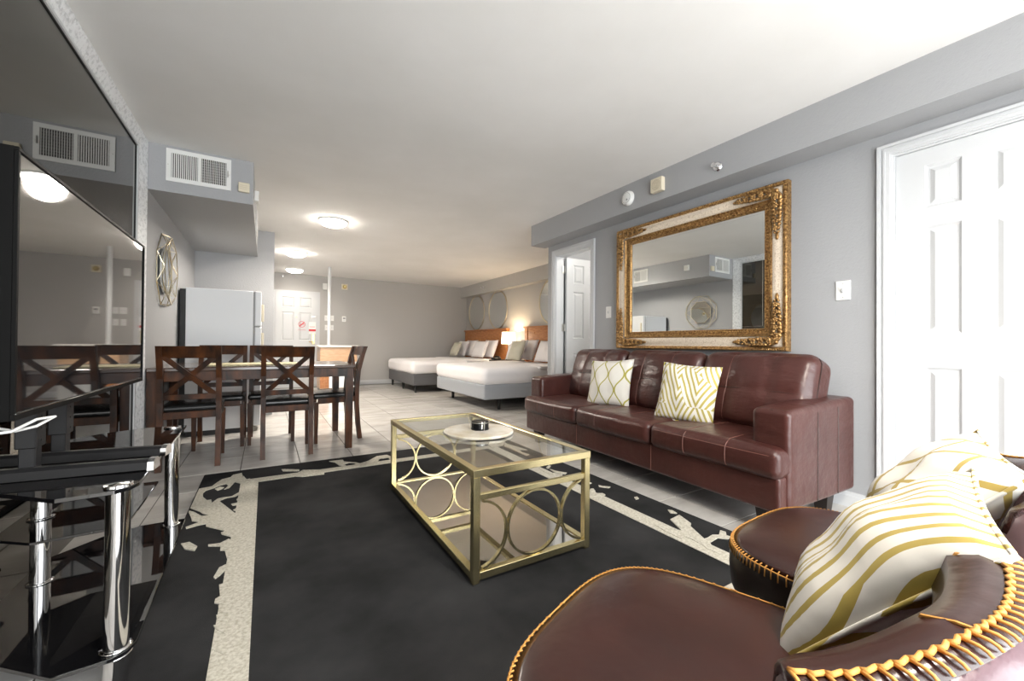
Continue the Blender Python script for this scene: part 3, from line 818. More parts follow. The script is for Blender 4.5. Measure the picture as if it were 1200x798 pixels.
bm = nb(); soft_box(bm, 0.14, SL-0.38, 0.58, 0.03, n=8, off=(SD-0.08, SL/2, 0.42)); obj('back_frame', bm, 'sofa', sf, smooth=True)
for k, (y0, y1) in enumerate(((0.075, 0.80), (0.803, 1.555), (1.558, 2.27))):
    bm = nb(); wdt = y1-y0
    def crs(q, p):                                         # shallow tuck along the seams
        for s in (-0.36, 0.36):
            q.x += 0.010*math.exp(-((p[1]-s)/0.09)**2)*(1 if p[0] < -0.99 else 0)
        q.x += 0.006*math.exp(-((p[2]+0.05)/0.1)**2)*(1 if p[0] < -0.99 else 0)
        return q
    f = soft_box(bm, 0.24, wdt, 0.50, 0.075, crown=(0.035, 0.0, 0.012), n=24, crease=crs, wr=0.003, seed=k+9)
    c = obj('back_cushion', bm, 'sofa', sf, smooth=True, loc=(0.600, (y0+y1)/2, 0.655), rot=(0, math.radians(19), 0))
    for v in (-0.36, 0.36):
        bm = nb(); seam_on(bm, f, [(-1, v, z) for z in lin(-0.9, 1, 22)] + [(x, v, 1) for x in lin(-1, 1, 8)], 0.0026); obj('stitched_seam', bm, 'seam', c)
    bm = nb(); seam_on(bm, f, [(-1, v, -0.05) for v in lin(-1, 1, 24)] , 0.0024); obj('stitched_seam', bm, 'chair_side', c)
    for s in (-1, 1):
        bm = nb(); seam_on(bm, f, [(-0.45, s, z) for z in lin(-1, 1, 20)], 0.003); obj('edge_piping', bm, 'chair_side', c)
for x, y in ((0.115, 0.11), (0.68, 0.10), (0.115, SL-0.11), (0.68, SL-0.10)):
    bm = nb(); loft(bm, [[(x-s, y-s, z), (x+s, y-s, z), (x+s, y+s, z), (x-s, y+s, z)] for s, z in ((0.030, 0), (0.042, 0.13))])
    obj('leg', bm, 'espresso', sf)

def make_pillow(label, mat_, w, h, t, loc, rot, seed=0, group=None):
    bm = nb(); pp = pillow(bm, w, h, t, seed=seed)
    p = thing('throw_pillow', label, 'pillow', loc, 0, group); p.rotation_euler = rot
    obj('cover', bm, mat_, p, smooth=True)
    bm = nb(); pp(bm); obj('piping', bm, mat_, p, smooth=True)
    return p
# local -y is the face of the pillow; rz=-90deg turns it toward -x
make_pillow('white pillow with olive trellis lines on the far half of the sofa', 'p_trel', 0.44, 0.41, 0.13, (2.535, 2.58, 0.628), (math.radians(-16), math.radians(-4), math.radians(-82)), 1)
make_pillow('white pillow with gold chevron stripes in the middle of the sofa', 'p_chev', 0.40, 0.41, 0.13, (2.485, 1.79, 0.628), (math.radians(-16), math.radians(3), math.radians(-78)), 2)

# ================================================================== RUG
rg = thing('area_rug', 'charcoal rug with cream inner stripe and torn-edged cream border motifs', 'rug', (0, 0, 0))
obj('pile_field', B(-0.362, 2.062, 0.57, 3.63, 0.0005, 0.010, 0.003), 'rug', rg)
bm = nb()
for a in ((-0.132, 1.828, 3.270, 3.360), (-0.132, 1.828, 0.86, 0.95), (-0.132, -0.030, 0.95, 3.27), (1.728, 1.828, 0.95, 3.27)): box(bm, a[0], a[1], a[2], a[3], 0.0095, 0.0125)
bmesh.ops.remove_doubles(bm, verts=bm.verts, dist=1e-5)
obj('cream_stripe', bm, 'rugcream', rg)
RUG=[[(-0.355,3.3),(-0.29,3.315),(-0.265,3.397),(-0.245,3.448),(-0.198,3.474),(-0.186,3.526),(-0.135,3.548),(-0.12,3.403),(-0.127,3.281),(-0.166,3.34),(-0.189,3.223),(-0.216,3.204),(-0.198,3.279),(-0.213,3.325),(-0.246,3.306),(-0.272,3.27),(-0.313,3.238),(-0.323,3.19),(-0.349,3.083),(-0.356,3.011)],
[(-0.323,3.19),(-0.315,3.113),(-0.288,3.038),(-0.267,3.036),(-0.259,2.974),(-0.234,3.017),(-0.224,2.988),(-0.134,2.735),(-0.111,2.763),(-0.098,2.48),(-0.166,2.506),(-0.25,2.61),(-0.254,2.648),(-0.287,2.645),(-0.332,2.627),(-0.338,2.654),(-0.286,2.692),(-0.321,2.724),(-0.334,2.793),(-0.356,2.879),(-0.354,2.898),(-0.328,2.863),(-0.286,2.778),(-0.25,2.769),(-0.284,2.813),(-0.301,2.853),(-0.357,2.94),(-0.357,3.147)],
[(-0.259,2.974),(-0.236,3.037),(-0.21,3.047),(-0.167,3.042),(-0.131,3.101),(-0.121,3.063),(-0.149,3.024),(-0.192,3.022),(-0.224,2.988)],
[(-0.267,3.245),(-0.244,3.277),(-0.219,3.251),(-0.228,3.223),(-0.249,3.201)],
[(-0.161,2.899),(-0.122,2.905),(-0.115,2.863),(-0.151,2.866)],
[(-0.145,2.791),(-0.119,2.829),(-0.117,2.784),(-0.136,2.769)],
[(-0.138,2.962),(-0.121,3.032),(-0.115,2.929),(-0.128,2.927)],
[(-0.178,2.485),(-0.162,2.503),(-0.098,2.48),(-0.093,2.372),(-0.125,2.403),(-0.172,2.462)],
[(-0.178,2.492),(-0.119,2.494),(-0.114,2.397),(-0.164,2.453)],
[(-0.218,2.37),(-0.172,2.36),(-0.14,2.39),(-0.116,2.353),(-0.111,2.277),(-0.126,2.286),(-0.111,2.179),(-0.134,2.183),(-0.147,2.267),(-0.165,2.278),(-0.167,2.324),(-0.216,2.352)],
[(-0.168,2.033),(-0.155,2.107),(-0.115,2.136),(-0.12,2.095),(-0.147,2.036),(-0.161,2.016)],
[(-0.144,1.958),(-0.122,1.961),(-0.111,1.925),(-0.109,1.861),(-0.12,1.803),(-0.148,1.831),(-0.147,1.857),(-0.134,1.869)],
[(-0.134,1.805),(-0.107,1.801),(-0.103,1.738),(-0.128,1.759)],
[(-0.135,1.745),(-0.105,1.739),(-0.101,1.686),(-0.129,1.708)],
[(-0.138,1.686),(-0.103,1.682),(-0.1,1.617),(-0.128,1.659)],
[(-0.13,1.557),(-0.113,1.571),(-0.101,1.559),(-0.099,1.517),(-0.126,1.551)],
[(-0.328,2.442),(-0.296,2.443),(-0.259,2.374),(-0.264,2.331),(-0.306,2.374)],
[(0.114,3.498),(0.133,3.493),(0.228,3.429),(0.225,3.391),(0.122,3.446)],
[(0.187,3.274),(0.218,3.357),(0.249,3.401),(0.355,3.353),(0.381,3.284),(0.374,3.222),(0.238,3.235)],
[(-0.123,3.459),(-0.099,3.358),(-0.083,3.366),(-0.065,3.33),(-0.044,3.293),(-0.117,3.301)],
[(0.447,3.549),(0.546,3.539),(0.548,3.481),(0.622,3.416),(0.646,3.37),(0.718,3.408),(0.808,3.512),(0.891,3.515),(0.915,3.414),(0.883,3.292),(0.878,3.34),(0.88,3.422),(0.811,3.425),(0.777,3.351),(0.674,3.299),(0.628,3.273),(0.576,3.272),(0.562,3.31),(0.598,3.322),(0.613,3.366),(0.609,3.402),(0.577,3.431),(0.537,3.41),(0.543,3.352),(0.501,3.274),(0.469,3.292),(0.526,3.337),(0.499,3.399),(0.482,3.496)],
[(1.767,1.463),(1.798,1.445),(1.82,1.364),(1.834,1.348),(1.894,1.463),(1.989,1.476),(1.949,1.374),(1.916,1.354),(1.851,1.232),(1.877,1.231),(1.925,1.238),(1.954,1.221),(2.007,1.248),(2.014,1.222),(1.981,1.198),(1.986,1.181),(1.953,1.173),(1.921,1.206),(1.843,1.197),(1.811,1.165),(1.808,1.118),(1.778,1.1),(1.773,1.168),(1.789,1.197),(1.793,1.266),(1.785,1.298),(1.754,1.286),(1.753,1.381)],
[(1.993,1.555),(2.009,1.537),(1.998,1.498),(1.971,1.522)],
[(1.974,1.788),(1.997,1.785),(1.984,1.76),(1.958,1.76)],
[(1.806,1.958),(1.85,1.932),(1.844,1.906),(1.806,1.906),(1.761,1.91)],
[(1.832,2.642),(1.847,2.634),(1.798,2.536),(1.804,2.462),(1.861,2.361),(1.842,2.338),(1.786,2.426),(1.784,2.532)],
[(1.854,2.553),(1.911,2.597),(1.912,2.571),(1.856,2.528)],
[(1.858,2.514),(1.867,2.461),(1.913,2.376),(1.883,2.359),(1.842,2.428)],
[(1.931,2.061),(1.944,2.034),(1.977,1.997),(1.955,1.99),(1.918,2.04)],
[(1.912,2.151),(1.92,2.116),(1.888,2.115)],
[(1.754,1.973),(1.802,1.962),(1.849,1.935),(1.848,1.91),(1.809,1.908),(1.729,1.929)],
[(1.833,2.033),(1.856,2.029),(1.835,1.987),(1.808,1.993)],
[(1.975,3.394),(1.959,3.331),(1.996,3.108),(2.001,3.042),(1.942,3.087),(1.921,3.001),(1.935,2.911),(1.899,2.896),(1.897,2.932),(1.902,3.109),(1.896,3.269)],
[(1.863,3.485),(1.987,3.416),(1.902,3.293),(1.828,3.281),(1.764,3.238),(1.778,3.363)]]

def area2(p): return sum(p[i][0]*p[(i+1) % len(p)][1]-p[(i+1) % len(p)][0]*p[i][1] for i in range(len(p)))
from mathutils.geometry import tessellate_polygon
for ip, p in enumerate(RUG):
    zt_ = 0.0127+0.00012*ip
    p = [(min(2.055, max(-0.355, x)), min(3.622, y)) for x, y in p]
    bm = nb(); top = [bm.verts.new((x, y, zt_)) for x, y in p]; bot = [bm.verts.new((x, y, 0.0095)) for x, y in p]
    for tri in tessellate_polygon([[Vector((x, y, 0)) for x, y in p]]):
        a, b, c = (p[i] for i in tri)
        if (b[0]-a[0])*(c[1]-a[1])-(b[1]-a[1])*(c[0]-a[0]) < 0: tri = tri[::-1]
        try: bm.faces.new([top[i] for i in tri])
        except ValueError: pass
    for i in range(len(p)):
        j = (i+1) % len(p)
        try: bm.faces.new((top[i], top[j], bot[j], bot[i]))
        except ValueError: pass
    obj('cream_motif', bm, 'rugcream', rg, fixn=False)

# ================================================================== COFFEE TABLE
ct = thing('coffee_table', 'gold metal coffee table with glass top, ring ends and mirrored lower shelf', 'coffee table', (0.705, 1.450, 0.0125))
CW, CL, CH, CT = 0.600, 1.235, 0.450, 0.030
for x in (0, CW-CT):
    for y in (0, CL-CT): obj('leg', B(x, x+CT, y, y+CT, 0.002, CH-CT, 0.0015), 'gold', ct)
bm = nb(); box(bm, -0.002, CW+0.002, -0.002, CT, CH-CT, CH, 0.0015); box(bm, -0.002, CW+0.002, CL-CT, CL+0.002, CH-CT, CH, 0.0015)
box(bm, -0.002, CT, CT, CL-CT, CH-CT, CH, 0.0015); box(bm, CW-CT, CW+0.002, CT, CL-CT, CH-CT, CH, 0.0015); obj('top_frame', bm, 'gold', ct)
bm = nb(); box(bm, CT, CW-CT, 0, CT, 0.015, 0.045, 0.0015); box(bm, CT, CW-CT, CL-CT, CL, 0.015, 0.045, 0.0015)
box(bm, 0, CT, CT, CL-CT, 0.015, 0.045, 0.0015); box(bm, CW-CT, CW, CT, CL-CT, 0.015, 0.045, 0.0015); obj('bottom_frame', bm, 'gold', ct)
obj('glass_top', B(CT-0.004, CW-CT+0.004, CT-0.004, CL-CT+0.004, CH-0.010, CH-0.002), 'glass', ct)
m = newmat('bronze_mirror_shelf', (0.52, 0.49, 0.45), 0.03, metal=1.0); M['shelfmirror'] = m
obj('mirrored_shelf', B(CT, CW-CT, CT, CL-CT, 0.034, 0.040), 'shelfmirror', ct)
for y in (CT/2, CL-CT/2):
    obj('end_rail', B(CT, CW-CT, y-0.011, y+0.011, 0.326, 0.350, 0.0015), 'gold', ct)
    R_ = 0.1405; zc = 0.045+R_
    def band(bm, cx, a0, a1, closed=False):
        n = 40 if closed else 22
        def ringp(a): 
            c, s = math.cos(a), math.sin(a)
            return [(cx+c*(R_-t), y+q, zc+s*(R_-t)) for t, q in ((0, -0.008), (0, 0.008), (0.009, 0.008), (0.009, -0.008))]
        loft(bm, [ringp(a) for a in (lin(a0, a1, n))], cap=not closed)
    bm = nb(); band(bm, CW/2, 0, 2*PI, True); obj('ring', bm, 'gold', ct, auto=0.8)
    for cx, a0, a1 in ((CW/2-2*R_+0.003, -PI/2+0.18, PI/2-0.18), (CW/2+2*R_-0.003, PI/2+0.18, 3*PI/2-0.18)):
        bm = nb(); band(bm, cx, a0, a1); obj('half_ring', bm, 'gold', ct, auto=0.8)
zt = 0.0125+CH
tr = obj('marble_tray', lathe(nb(), [(0.0005, 0.0), (0.190, 0.0), (0.195, 0.004), (0.195, 0.012), (0.191, 0.016), (0.0005, 0.016)], 48), 'marble', auto=0.7, loc=(1.03, 2.065, zt-0.001))
tag(tr, 'round cream marble board on the glass coffee table', 'tray')
hd = thing('coaster_holder', 'black metal holder standing on the round marble board', 'coaster holder', (1.045, 2.075, zt+0.0155))
bm = nb(); lathe(bm, [(0.0005, 0.0), (0.050, 0.0), (0.052, 0.004), (0.0005, 0.005)], 28); obj('base', bm, 'dkmetal', hd, auto=0.6)
bm = nb()
for k in range(3):
    a = 0.5+k*2*PI/3; tube(bm, [(0.052*math.cos(a), 0.052*math.sin(a), 0.002), (0.054*math.cos(a), 0.054*math.sin(a), 0.045), (0.060*math.cos(a), 0.060*math.sin(a), 0.050)], 0.003, 6)
tube(bm, [(0.054*math.cos(t), 0.054*math.sin(t), 0.041) for t in lin(0, 2*PI*31/32, 32)], 0.002, 5, True)
obj('rack', bm, 'brushed', hd)
for k in range(6):
    c = obj('coaster', lathe(nb(), [(0.0005, 0.0), (0.047, 0.0), (0.049, 0.002), (0.047, 0.0065), (0.0005, 0.0065)], 28), 'blackgloss', auto=0.6, loc=(1.045, 2.075, zt+0.021+k*0.0068))
    tag(c, 'round black coaster, %s in the stack on the table' % ('lowest', 'second from the bottom', 'third from the bottom', 'third from the top', 'second from the top', 'topmost')[k], 'coaster', 'coasters stacked in the holder')

# ================================================================== DINING TABLE AND CHAIRS
dt = thing('dining_table', 'dark wood rectangular dining table between the five cross-back chairs', 'table', (-0.748, 3.945, 0))
DW, DD = 1.458, 0.93
obj('tabletop', B(0, DW, 0, DD, 0.730, 0.760, 0.006, 2), 'tabtop', dt)
for nm, a in (('apron', (0.07, DW-0.07, 0.018, 0.040)), ('apron', (0.07, DW-0.07, DD-0.040, DD-0.018)), ('apron', (0.018, 0.040, 0.07, DD-0.07)), ('apron', (DW-0.040, DW-0.018, 0.07, DD-0.07))):
    obj(nm, B(*a, 0.655, 0.730, 0.002), 'dwood', dt)
for x in (0.0, DW-0.082):
    for y in (0.012, DD-0.082):
        bm = nb(); loft(bm, [[(x+0.034-s, y+0.035-s, z), (x+0.034+s, y+0.035-s, z), (x+0.034+s, y+0.035+s, z), (x+0.034-s, y+0.035+s, z)] for s, z in ((0.028, 0), (0.032, 0.60), (0.032, 0.730))]); obj('leg', bm, 'dwood', dt)
rn = thing('table_runner', 'straw-coloured woven mat lying on the dining table', 'table mat', (-0.08, 4.33, 0.7602))
obj('woven_mat', B(-0.34, 0.34, -0.19, 0.22, 0, 0.006, 0.001), 'runner', rn)
bm = nb()
for k in range(14): box(bm, -0.33+k*0.05, -0.305+k*0.05, -0.188, 0.218, 0.006, 0.0075)
obj('raised_weave', bm, 'runner', rn)

def make_chair(label, group):
    """local: faces +y; rear feet at y=-0.215, front feet at y=0.215"""
    t = thing('dining_chair', label, 'chair', (0, 0, 0), 0, group)
    hw, PW = 0.195, 0.036
    def post(x):
        pts = [(-0.215, 0.0), (-0.195, 0.15), (-0.180, 0.35), (-0.180, 0.50), (-0.195, 0.68), (-0.235, 0.84), (-0.262, 0.925)]
        bm = nb(); loft(bm, [[(x-PW/2, y-0.020, z), (x+PW/2, y-0.020, z), (x+PW/2, y+0.020, z), (x-PW/2, y+0.020, z)] for y, z in pts])
        return obj('rear_leg_post', bm, 'dwood', t)
    post(-hw+PW/2); post(hw-PW/2)
    for s in (-1, 1):
        x = s*(hw-0.018)
        bm = nb(); loft(bm, [[(x-q, 0.195-q, z), (x+q, 0.195-q, z), (x+q, 0.195+q, z), (x-q, 0.195+q, z)] for q, z in ((0.014, 0), (0.019, 0.39))]); obj('front_leg', bm, 'dwood', t)
    bm = nb(); box(bm, -hw+PW, hw-PW, -0.192, -0.170, 0.375, 0.428, 0.002); box(bm, -hw+0.036, hw-0.036, 0.186, 0.208, 0.375, 0.428, 0.002)
    for s in (-1, 1): box(bm, s*(hw-0.017)-0.010, s*(hw-0.017)+0.010, -0.165, 0.180, 0.375, 0.428, 0.002)
    obj('seat_apron', bm, 'dwood', t)
    bm = nb(); soft_box(bm, 0.385, 0.385, 0.05, 0.022, crown=(0, 0, 0.012), n=10, off=(0, 0.030, 0.447)); obj('seat', bm, 'seatblack', t, smooth=True)
    def slab(z0, z1, y0, y1, th=0.022, bow=0.012):
        bm = nb(); n = 9; rings = []
        for i in range(n):
            x = -hw+PW*0.6 + (2*hw-PW*1.2)*i/(n-1); b = -bow*(1-(x/hw)**2)
            rings.append([(x, y0+b-th/2, z0), (x, y0+b+th/2, z0), (x, y1+b+th/2, z1), (x, y1+b-th/2, z1)])
        loft(bm, rings); return bm
    obj('top_rail', slab(0.835, 0.925, -0.232, -0.262), 'dwood', t)
    obj('lower_rail', slab(0.520, 0.560, -0.182, -0.184), 'dwood', t)
    for s in (-1, 1):
        bm = nb(); n = 7; rings = []; dy = 0.006*s
        for i in range(n):
            k = i/(n-1); x = s*(-hw+PW + 0.008 + (2*hw-2*PW-0.016)*k); z = 0.553+(0.845-0.553)*k; y = -0.186-0.052*k**1.5-0.008*math.sin(PI*k)+dy
            wx = 0.027
            rings.append([(x-wx, y-0.008, z), (x-wx, y+0.008, z), (x+wx, y+0.008, z), (x+wx, y-0.008, z)])
        loft(bm, rings); obj('cross_slat', bm, 'dwood', t)
    return t
G = 'cross-back chairs around the dining table'
c0 = make_chair('dark cross-back dining chair nearest the television, its back toward us', G)
c0.location = (-0.484, 4.118, 0)
dup(c0, (0.168, 4.130, 0), 0, 'dark cross-back dining chair at the near side of the table, right one, back toward us')
dup(c0, (-0.350, 4.700, 0), PI, 'dark cross-back dining chair at the far side of the table, in front of the refrigerator')
dup(c0, (0.060, 4.700, 0), PI, 'dark cross-back dining chair at the far side of the table, right of the refrigerator chair')
dup(c0, (0.590, 4.480, 0), math.radians(97), 'dark cross-back dining chair at the right end of the table, seen from its side')

# ================================================================== TELEVISION AND STAND
tv = thing('television', 'large flat television facing right, reflecting the room, on the glass stand', 'television', (-0.512, 1.435, 0))
TWd, z0, z1 = 1.185, 0.768, 1.420
bm = nb()
loft(bm, [[(-0.002, 0.0, z0), (-0.002, TWd, z0), (-0.002, TWd, z1), (-0.002, 0.0, z1)], [(-0.030, 0.0, z0), (-0.030, TWd, z0), (-0.030, TWd, z1), (-0.030, 0.0, z1)], [(-0.055, 0.12, z0+0.04), (-0.055, TWd-0.12, z0+0.04), (-0.055, TWd-0.12, z1-0.12), (-0.055, 0.12, z1-0.12)]])
obj('rear_housing', bm, 'tvback', tv)
bm = nb(); q = 0.010
for a in ((0, TWd, z0, z0+0.016), (0, TWd, z1-q, z1), (0, q, z0+0.016, z1-q), (TWd-q, TWd, z0+0.016, z1-q)): box(bm, -0.002, 0.006, a[0], a[1], a[2], a[3], 0.001)
obj('bezel', bm, 'tvback', tv)
obj('screen', B(-0.001, 0.002, q, TWd-q, z0+0.016, z1-q), 'screen', tv)
bm = nb(); box(bm, 0.0062, 0.0075, 0.004, TWd-0.004, z0+0.0145, z0+0.0165); obj('chrome_trim_line', bm, 'chrome', tv)
for k, yy in enumerate((0.330, 0.540)):
    u = obj('stand_upright', B(-0.095, -0.060, yy-0.022, yy+0.022, 0.560, 1.10, 0.003), 'dkmetal', tv)
    obj('upright_sleeve', B(-0.100, -0.055, yy-0.031, yy+0.031, 0.645, 0.90, 0.003), 'dkmetal', u)
    bm = nb()
    for z in (0.665, 0.700, 0.735): cyl(bm, (-0.0548, yy, z), (-0.053, yy, z), 0.004, seg=8)
    obj('bolt', bm, 'black', u)
    y0 = 1.76-1.435-0.02 if k == 0 else 0.535
    bm = nb(); dy = -0.075 if k == 0 else -0.10
    a_, b_ = Vector((-0.232, yy, 0.574)), Vector((0.208, yy+dy*0.8, 0.574))
    d = (b_-a_).normalized(); n_ = Vector((-d.y, d.x, 0))
    prof = [(-0.026, -0.016), (0.026, -0.016), (0.022, 0.008), (0.010, 0.016), (-0.010, 0.016), (-0.022, 0.008)]
    loft(bm, [[p + n_*s + Vector((0, 0, h*g)) for s, h in prof] for p, g in ((a_, 1), (a_.lerp(b_, 0.5), 1), (b_, 0.9))])
    ft_ = obj('stand_foot', bm, 'dkmetal', tv)
    bm = nb(); loft(bm, [[p + n_*s*1.08 + Vector((0, 0, h*1.08)) for s, h in prof] for p in (b_ - d*0.004, b_ + d*0.012)]); obj('end_cap', bm, 'chrome', ft_)
bm = nb()
tube(bm, [(-0.05, -0.02, 0.742), (-0.02, 0.06, 0.735), (0.0, 0.13, 0.752), (0.012, 0.20, 0.748), (-0.01, 0.16, 0.730), (-0.03, 0.11, 0.728), (-0.04, 0.06, 0.744)], 0.0035, 8)
obj('power_cable', bm, 'cable', tv)

ts = thing('television_stand', 'three-tier black glass television stand on chrome tube legs', 'television stand', (0, 0, 0))
shape = [(-0.322, 2.510), (-0.305, 1.560), (-0.318, 1.520), (-0.345, 1.500), (-0.455, 1.490), (-0.62, 1.64), (-0.735, 1.78), (-0.735, 2.30), (-0.60, 2.45), (-0.48, 2.510)]
def slab(name, pts, za, zb, m='blackglass'):
    bm = nb(); loft(bm, [[(x, y, z) for x, y in pts] for z in (za, zb)]); bmesh.ops.bevel(bm, geom=list(bm.edges), offset=0.0012, segments=1, affect='EDGES'); return obj(name, bm, m, ts)
slab('glass_shelf', shape, 0.545, 0.556)
mid = [(-0.405, 2.40), (-0.400, 1.88), (-0.62, 1.86), (-0.735, 1.95), (-0.735, 2.33), (-0.62, 2.41)]
slab('glass_shelf', mid, 0.322, 0.331)
slab('glass_shelf', shape, 0.095, 0.106)
for x, y in ((-0.346, 1.545), (-0.366, 2.455)):
    lg = obj('chrome_leg', cyl(nb(), (x, y, 0.0), (x, y, 0.545), 0.027, seg=28), 'chrome', ts, auto=0.7)
    for z in (0.1065, 0.088): obj('leg_collar', lathe(nb(), [(0.028, 0), (0.034, 0), (0.035, 0.003), (0.028, 0.005)], 28, (x, y, z)), 'chrome', lg, smooth=True)
    obj('leg_cap', lathe(nb(), [(0.0005, 0.0), (0.033, 0.0), (0.031, 0.006), (0.0005, 0.008)], 28, (x, y, 0.5562)), 'chrome', lg, auto=0.6)
lg = obj('chrome_leg', cyl(nb(), (-0.672, 2.10, 0.0), (-0.672, 2.10, 0.545), 0.026, seg=28), 'chrome', ts, auto=0.7)
for z in (0.1065, 0.332): obj('leg_collar', lathe(nb(), [(0.028, 0), (0.034, 0), (0.035, 0.003), (0.028, 0.005)], 28, (-0.672, 2.10, z)), 'chrome', lg, smooth=True)

# ================================================================== ARMCHAIRS
def make_armchair(label, loc, rz, sa=0.0, arc=(220, 344)):
    t = thing('leather_armchair', label, 'armchair', loc, rz, 'burgundy tub armchairs in the foreground')
    # seat: rounded square outline, crowned
    hx, yf, yb = 0.28, 0.28, -0.26
    def outl(a, k=1.0, dz=0):
        c, s = math.cos(a), math.sin(a); e = 0.62
        x = math.copysign(abs(c)**e, c)*hx*k; y = math.copysign(abs(s)**e, s)*((yf-yb)/2)*k + (yf+yb)/2
        return Vector((x*math.cos(sa)-y*math.sin(sa), x*math.sin(sa)+y*math.cos(sa), 0))
    N = 72; A = [2*PI*i/N for i in range(N)]
    def ring(k, z): return [outl(a, k) + Vector((0, 0, z)) for a in A]
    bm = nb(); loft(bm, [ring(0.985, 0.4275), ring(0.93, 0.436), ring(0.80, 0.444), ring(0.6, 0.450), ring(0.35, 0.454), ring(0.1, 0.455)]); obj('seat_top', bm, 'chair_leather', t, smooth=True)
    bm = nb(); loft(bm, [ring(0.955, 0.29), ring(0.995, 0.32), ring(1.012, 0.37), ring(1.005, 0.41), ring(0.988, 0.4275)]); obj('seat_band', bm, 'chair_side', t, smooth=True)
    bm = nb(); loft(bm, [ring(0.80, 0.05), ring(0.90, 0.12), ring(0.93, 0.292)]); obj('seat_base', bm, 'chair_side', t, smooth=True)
    bm = nb(); n = 125
    tube(bm, [outl(2*PI*i/n, 0.997)+Vector((0, 0, 0.428)) for i in range(n)], 0.0016, 5, True)
    for i in range(n):
        a = 2*PI*i/n; p = outl(a, 0.975)+Vector((0, 0, 0.4325)); p2 = outl(a+0.006, 0.999)+Vector((0, 0, 0.430)); q = outl(a+0.012, 1.010)+Vector((0, 0, 0.410))
        tube(bm, [p, p2, q], 0.0015, 4)
    o = obj('whip_stitching', bm, 'stitch', t, smooth=True); o['kind'] = 'stuff'
    # tub back
    cy = 0.0
    a0, a1 = math.radians(arc[0]), math.radians(arc[1])
    def rimz(a):
        u = (a-a0)/(a1-a0); e = min(1, min(u, 1-u)/0.33); return 0.655 + 0.028*(e*e*(3-2*e))
    def P(a, r, z): return Vector((0.035 + (r+0.002)*math.cos(a)*(1.32 if math.cos(a) > 0 else 1.0), 0.005 + (r-0.030)*math.sin(a), z))
    n = 90; AA = lin(a0, a1, n)
    def endt(a):   # soften towards the ends
        u = (a-a0)/(a1-a0); return min(1, min(u, 1-u)/0.05)**0.5 if 0 < u < 1 else 0.0
    R = []
    for a in AA:
        z = rimz(a); k = 0.55+0.45*endt(a); ch = 0.006*abs(math.sin(11*a))
        mid_, hw = 0.318, 0.052*k
        prof = [(mid_-hw*0.75, 0.36), (mid_-hw-ch*0+0.006, 0.46), (mid_-hw-0.004+ch, z-0.10), (mid_-hw+ch*0.6, z-0.045), (mid_-hw*0.72, z-0.014), (mid_-hw*0.25, z), (mid_+hw*0.35, z-0.002), (mid_+hw*0.85, z-0.022), (mid_+hw*1.12, z-0.06), (mid_+hw*1.18, z-0.14), (mid_+hw*0.8, 0.30), (mid_+hw*0.1, 0.16), (mid_-hw*0.6, 0.16)]
        R.append([P(a, r, zz) for r, zz in prof])
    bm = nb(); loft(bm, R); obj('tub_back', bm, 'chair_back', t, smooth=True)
    # rim band: darker strip lying over the top
    R = []
    for a in AA:
        z = rimz(a); k = 0.55+0.45*endt(a); hw = 0.052*k; mid_ = 0.318; e_ = 0.0022
        prof = [(mid_-hw-0.002, z-0.055), (mid_-hw*0.76, z-0.012), (mid_-hw*0.25, z+e_), (mid_+hw*0.15, z+e_), (mid_+hw*0.47, z-0.004), (mid_+hw*0.44, z-0.012), (mid_+hw*0.2, z-0.010), (mid_-hw*0.2, z-0.008), (mid_-hw*0.6, z-0.02)]
        R.append([P(a, r, zz) for r, zz in prof])
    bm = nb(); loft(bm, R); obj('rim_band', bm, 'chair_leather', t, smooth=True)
    bm = nb(); n = 42
    for i in range(n):
        def S_(a, dr, dz):
            z = rimz(a); k = 0.55+0.45*endt(a); return P(a, 0.318+0.052*k*dr, z+dz)
        a = a0+(a1-a0)*(i+0.5)/n; st = (a1-a0)/n
        tube(bm, [S_(a-st*0.30, 0.10, 0.004), S_(a-st*0.10, 0.34, 0.0035), S_(a+st*0.0, 0.44, 0.001), S_(a+st*0.05, 0.50, -0.002)], 0.0019, 6)
        tube(bm, [S_(a-st*0.30, 0.10, 0.004), S_(a, 0.18, 0.0055), S_(a+st*0.70, 0.10, 0.004)], 0.0024, 6)
    o = obj('whip_stitching', bm, 'stitch', t, smooth=True); o['kind'] = 'stuff'
    for da in (0.30, 0.62):
        bm = nb(); a = a0+(a1-a0)*da
        tube(bm, [S_(a, -0.95, -0.045), S_(a, -0.6, -0.006), S_(a, -0.1, 0.0035), S_(a+0.01, 0.2, 0.004)], 0.0018, 5); obj('cross_seam', bm, 'stitch', t)
    obj('swivel_post', cyl(nb(), (0, 0, 0.012), (0, 0, 0.06), 0.04, seg=16), 'brushed', t)
    obj('swivel_base', lathe(nb(), [(0.0005, 0.0), (0.24, 0.0), (0.24, 0.006), (0.08, 0.014), (0.0005, 0.014)], 32), 'black', t, auto=0.6)
    return t
ZR = 0.0132
make_armchair('burgundy leather tub armchair nearest the camera, gold-striped pillow on it', (0.600, 0.385, ZR), math.radians(4), 0.30, (220, 332))
make_armchair('burgundy leather tub armchair by the white door, gold lattice pillow on it', (1.285, 0.400, ZR), math.radians(0), 0.05, (242, 332))
make_pillow('white satin pillow with gold wavy stripes on the nearest armchair', 'p_wave', 0.42, 0.37, 0.14, (0.942, 0.283, 0.582), (math.radians(-42), math.radians(2), math.radians(195)), 3)
make_pillow('white satin pillow with gold lattice lines on the armchair by the door', 'p_diag', 0.40, 0.36, 0.15, (1.43, 0.34, 0.585), (math.radians(-40), math.radians(4), math.radians(200)), 4)

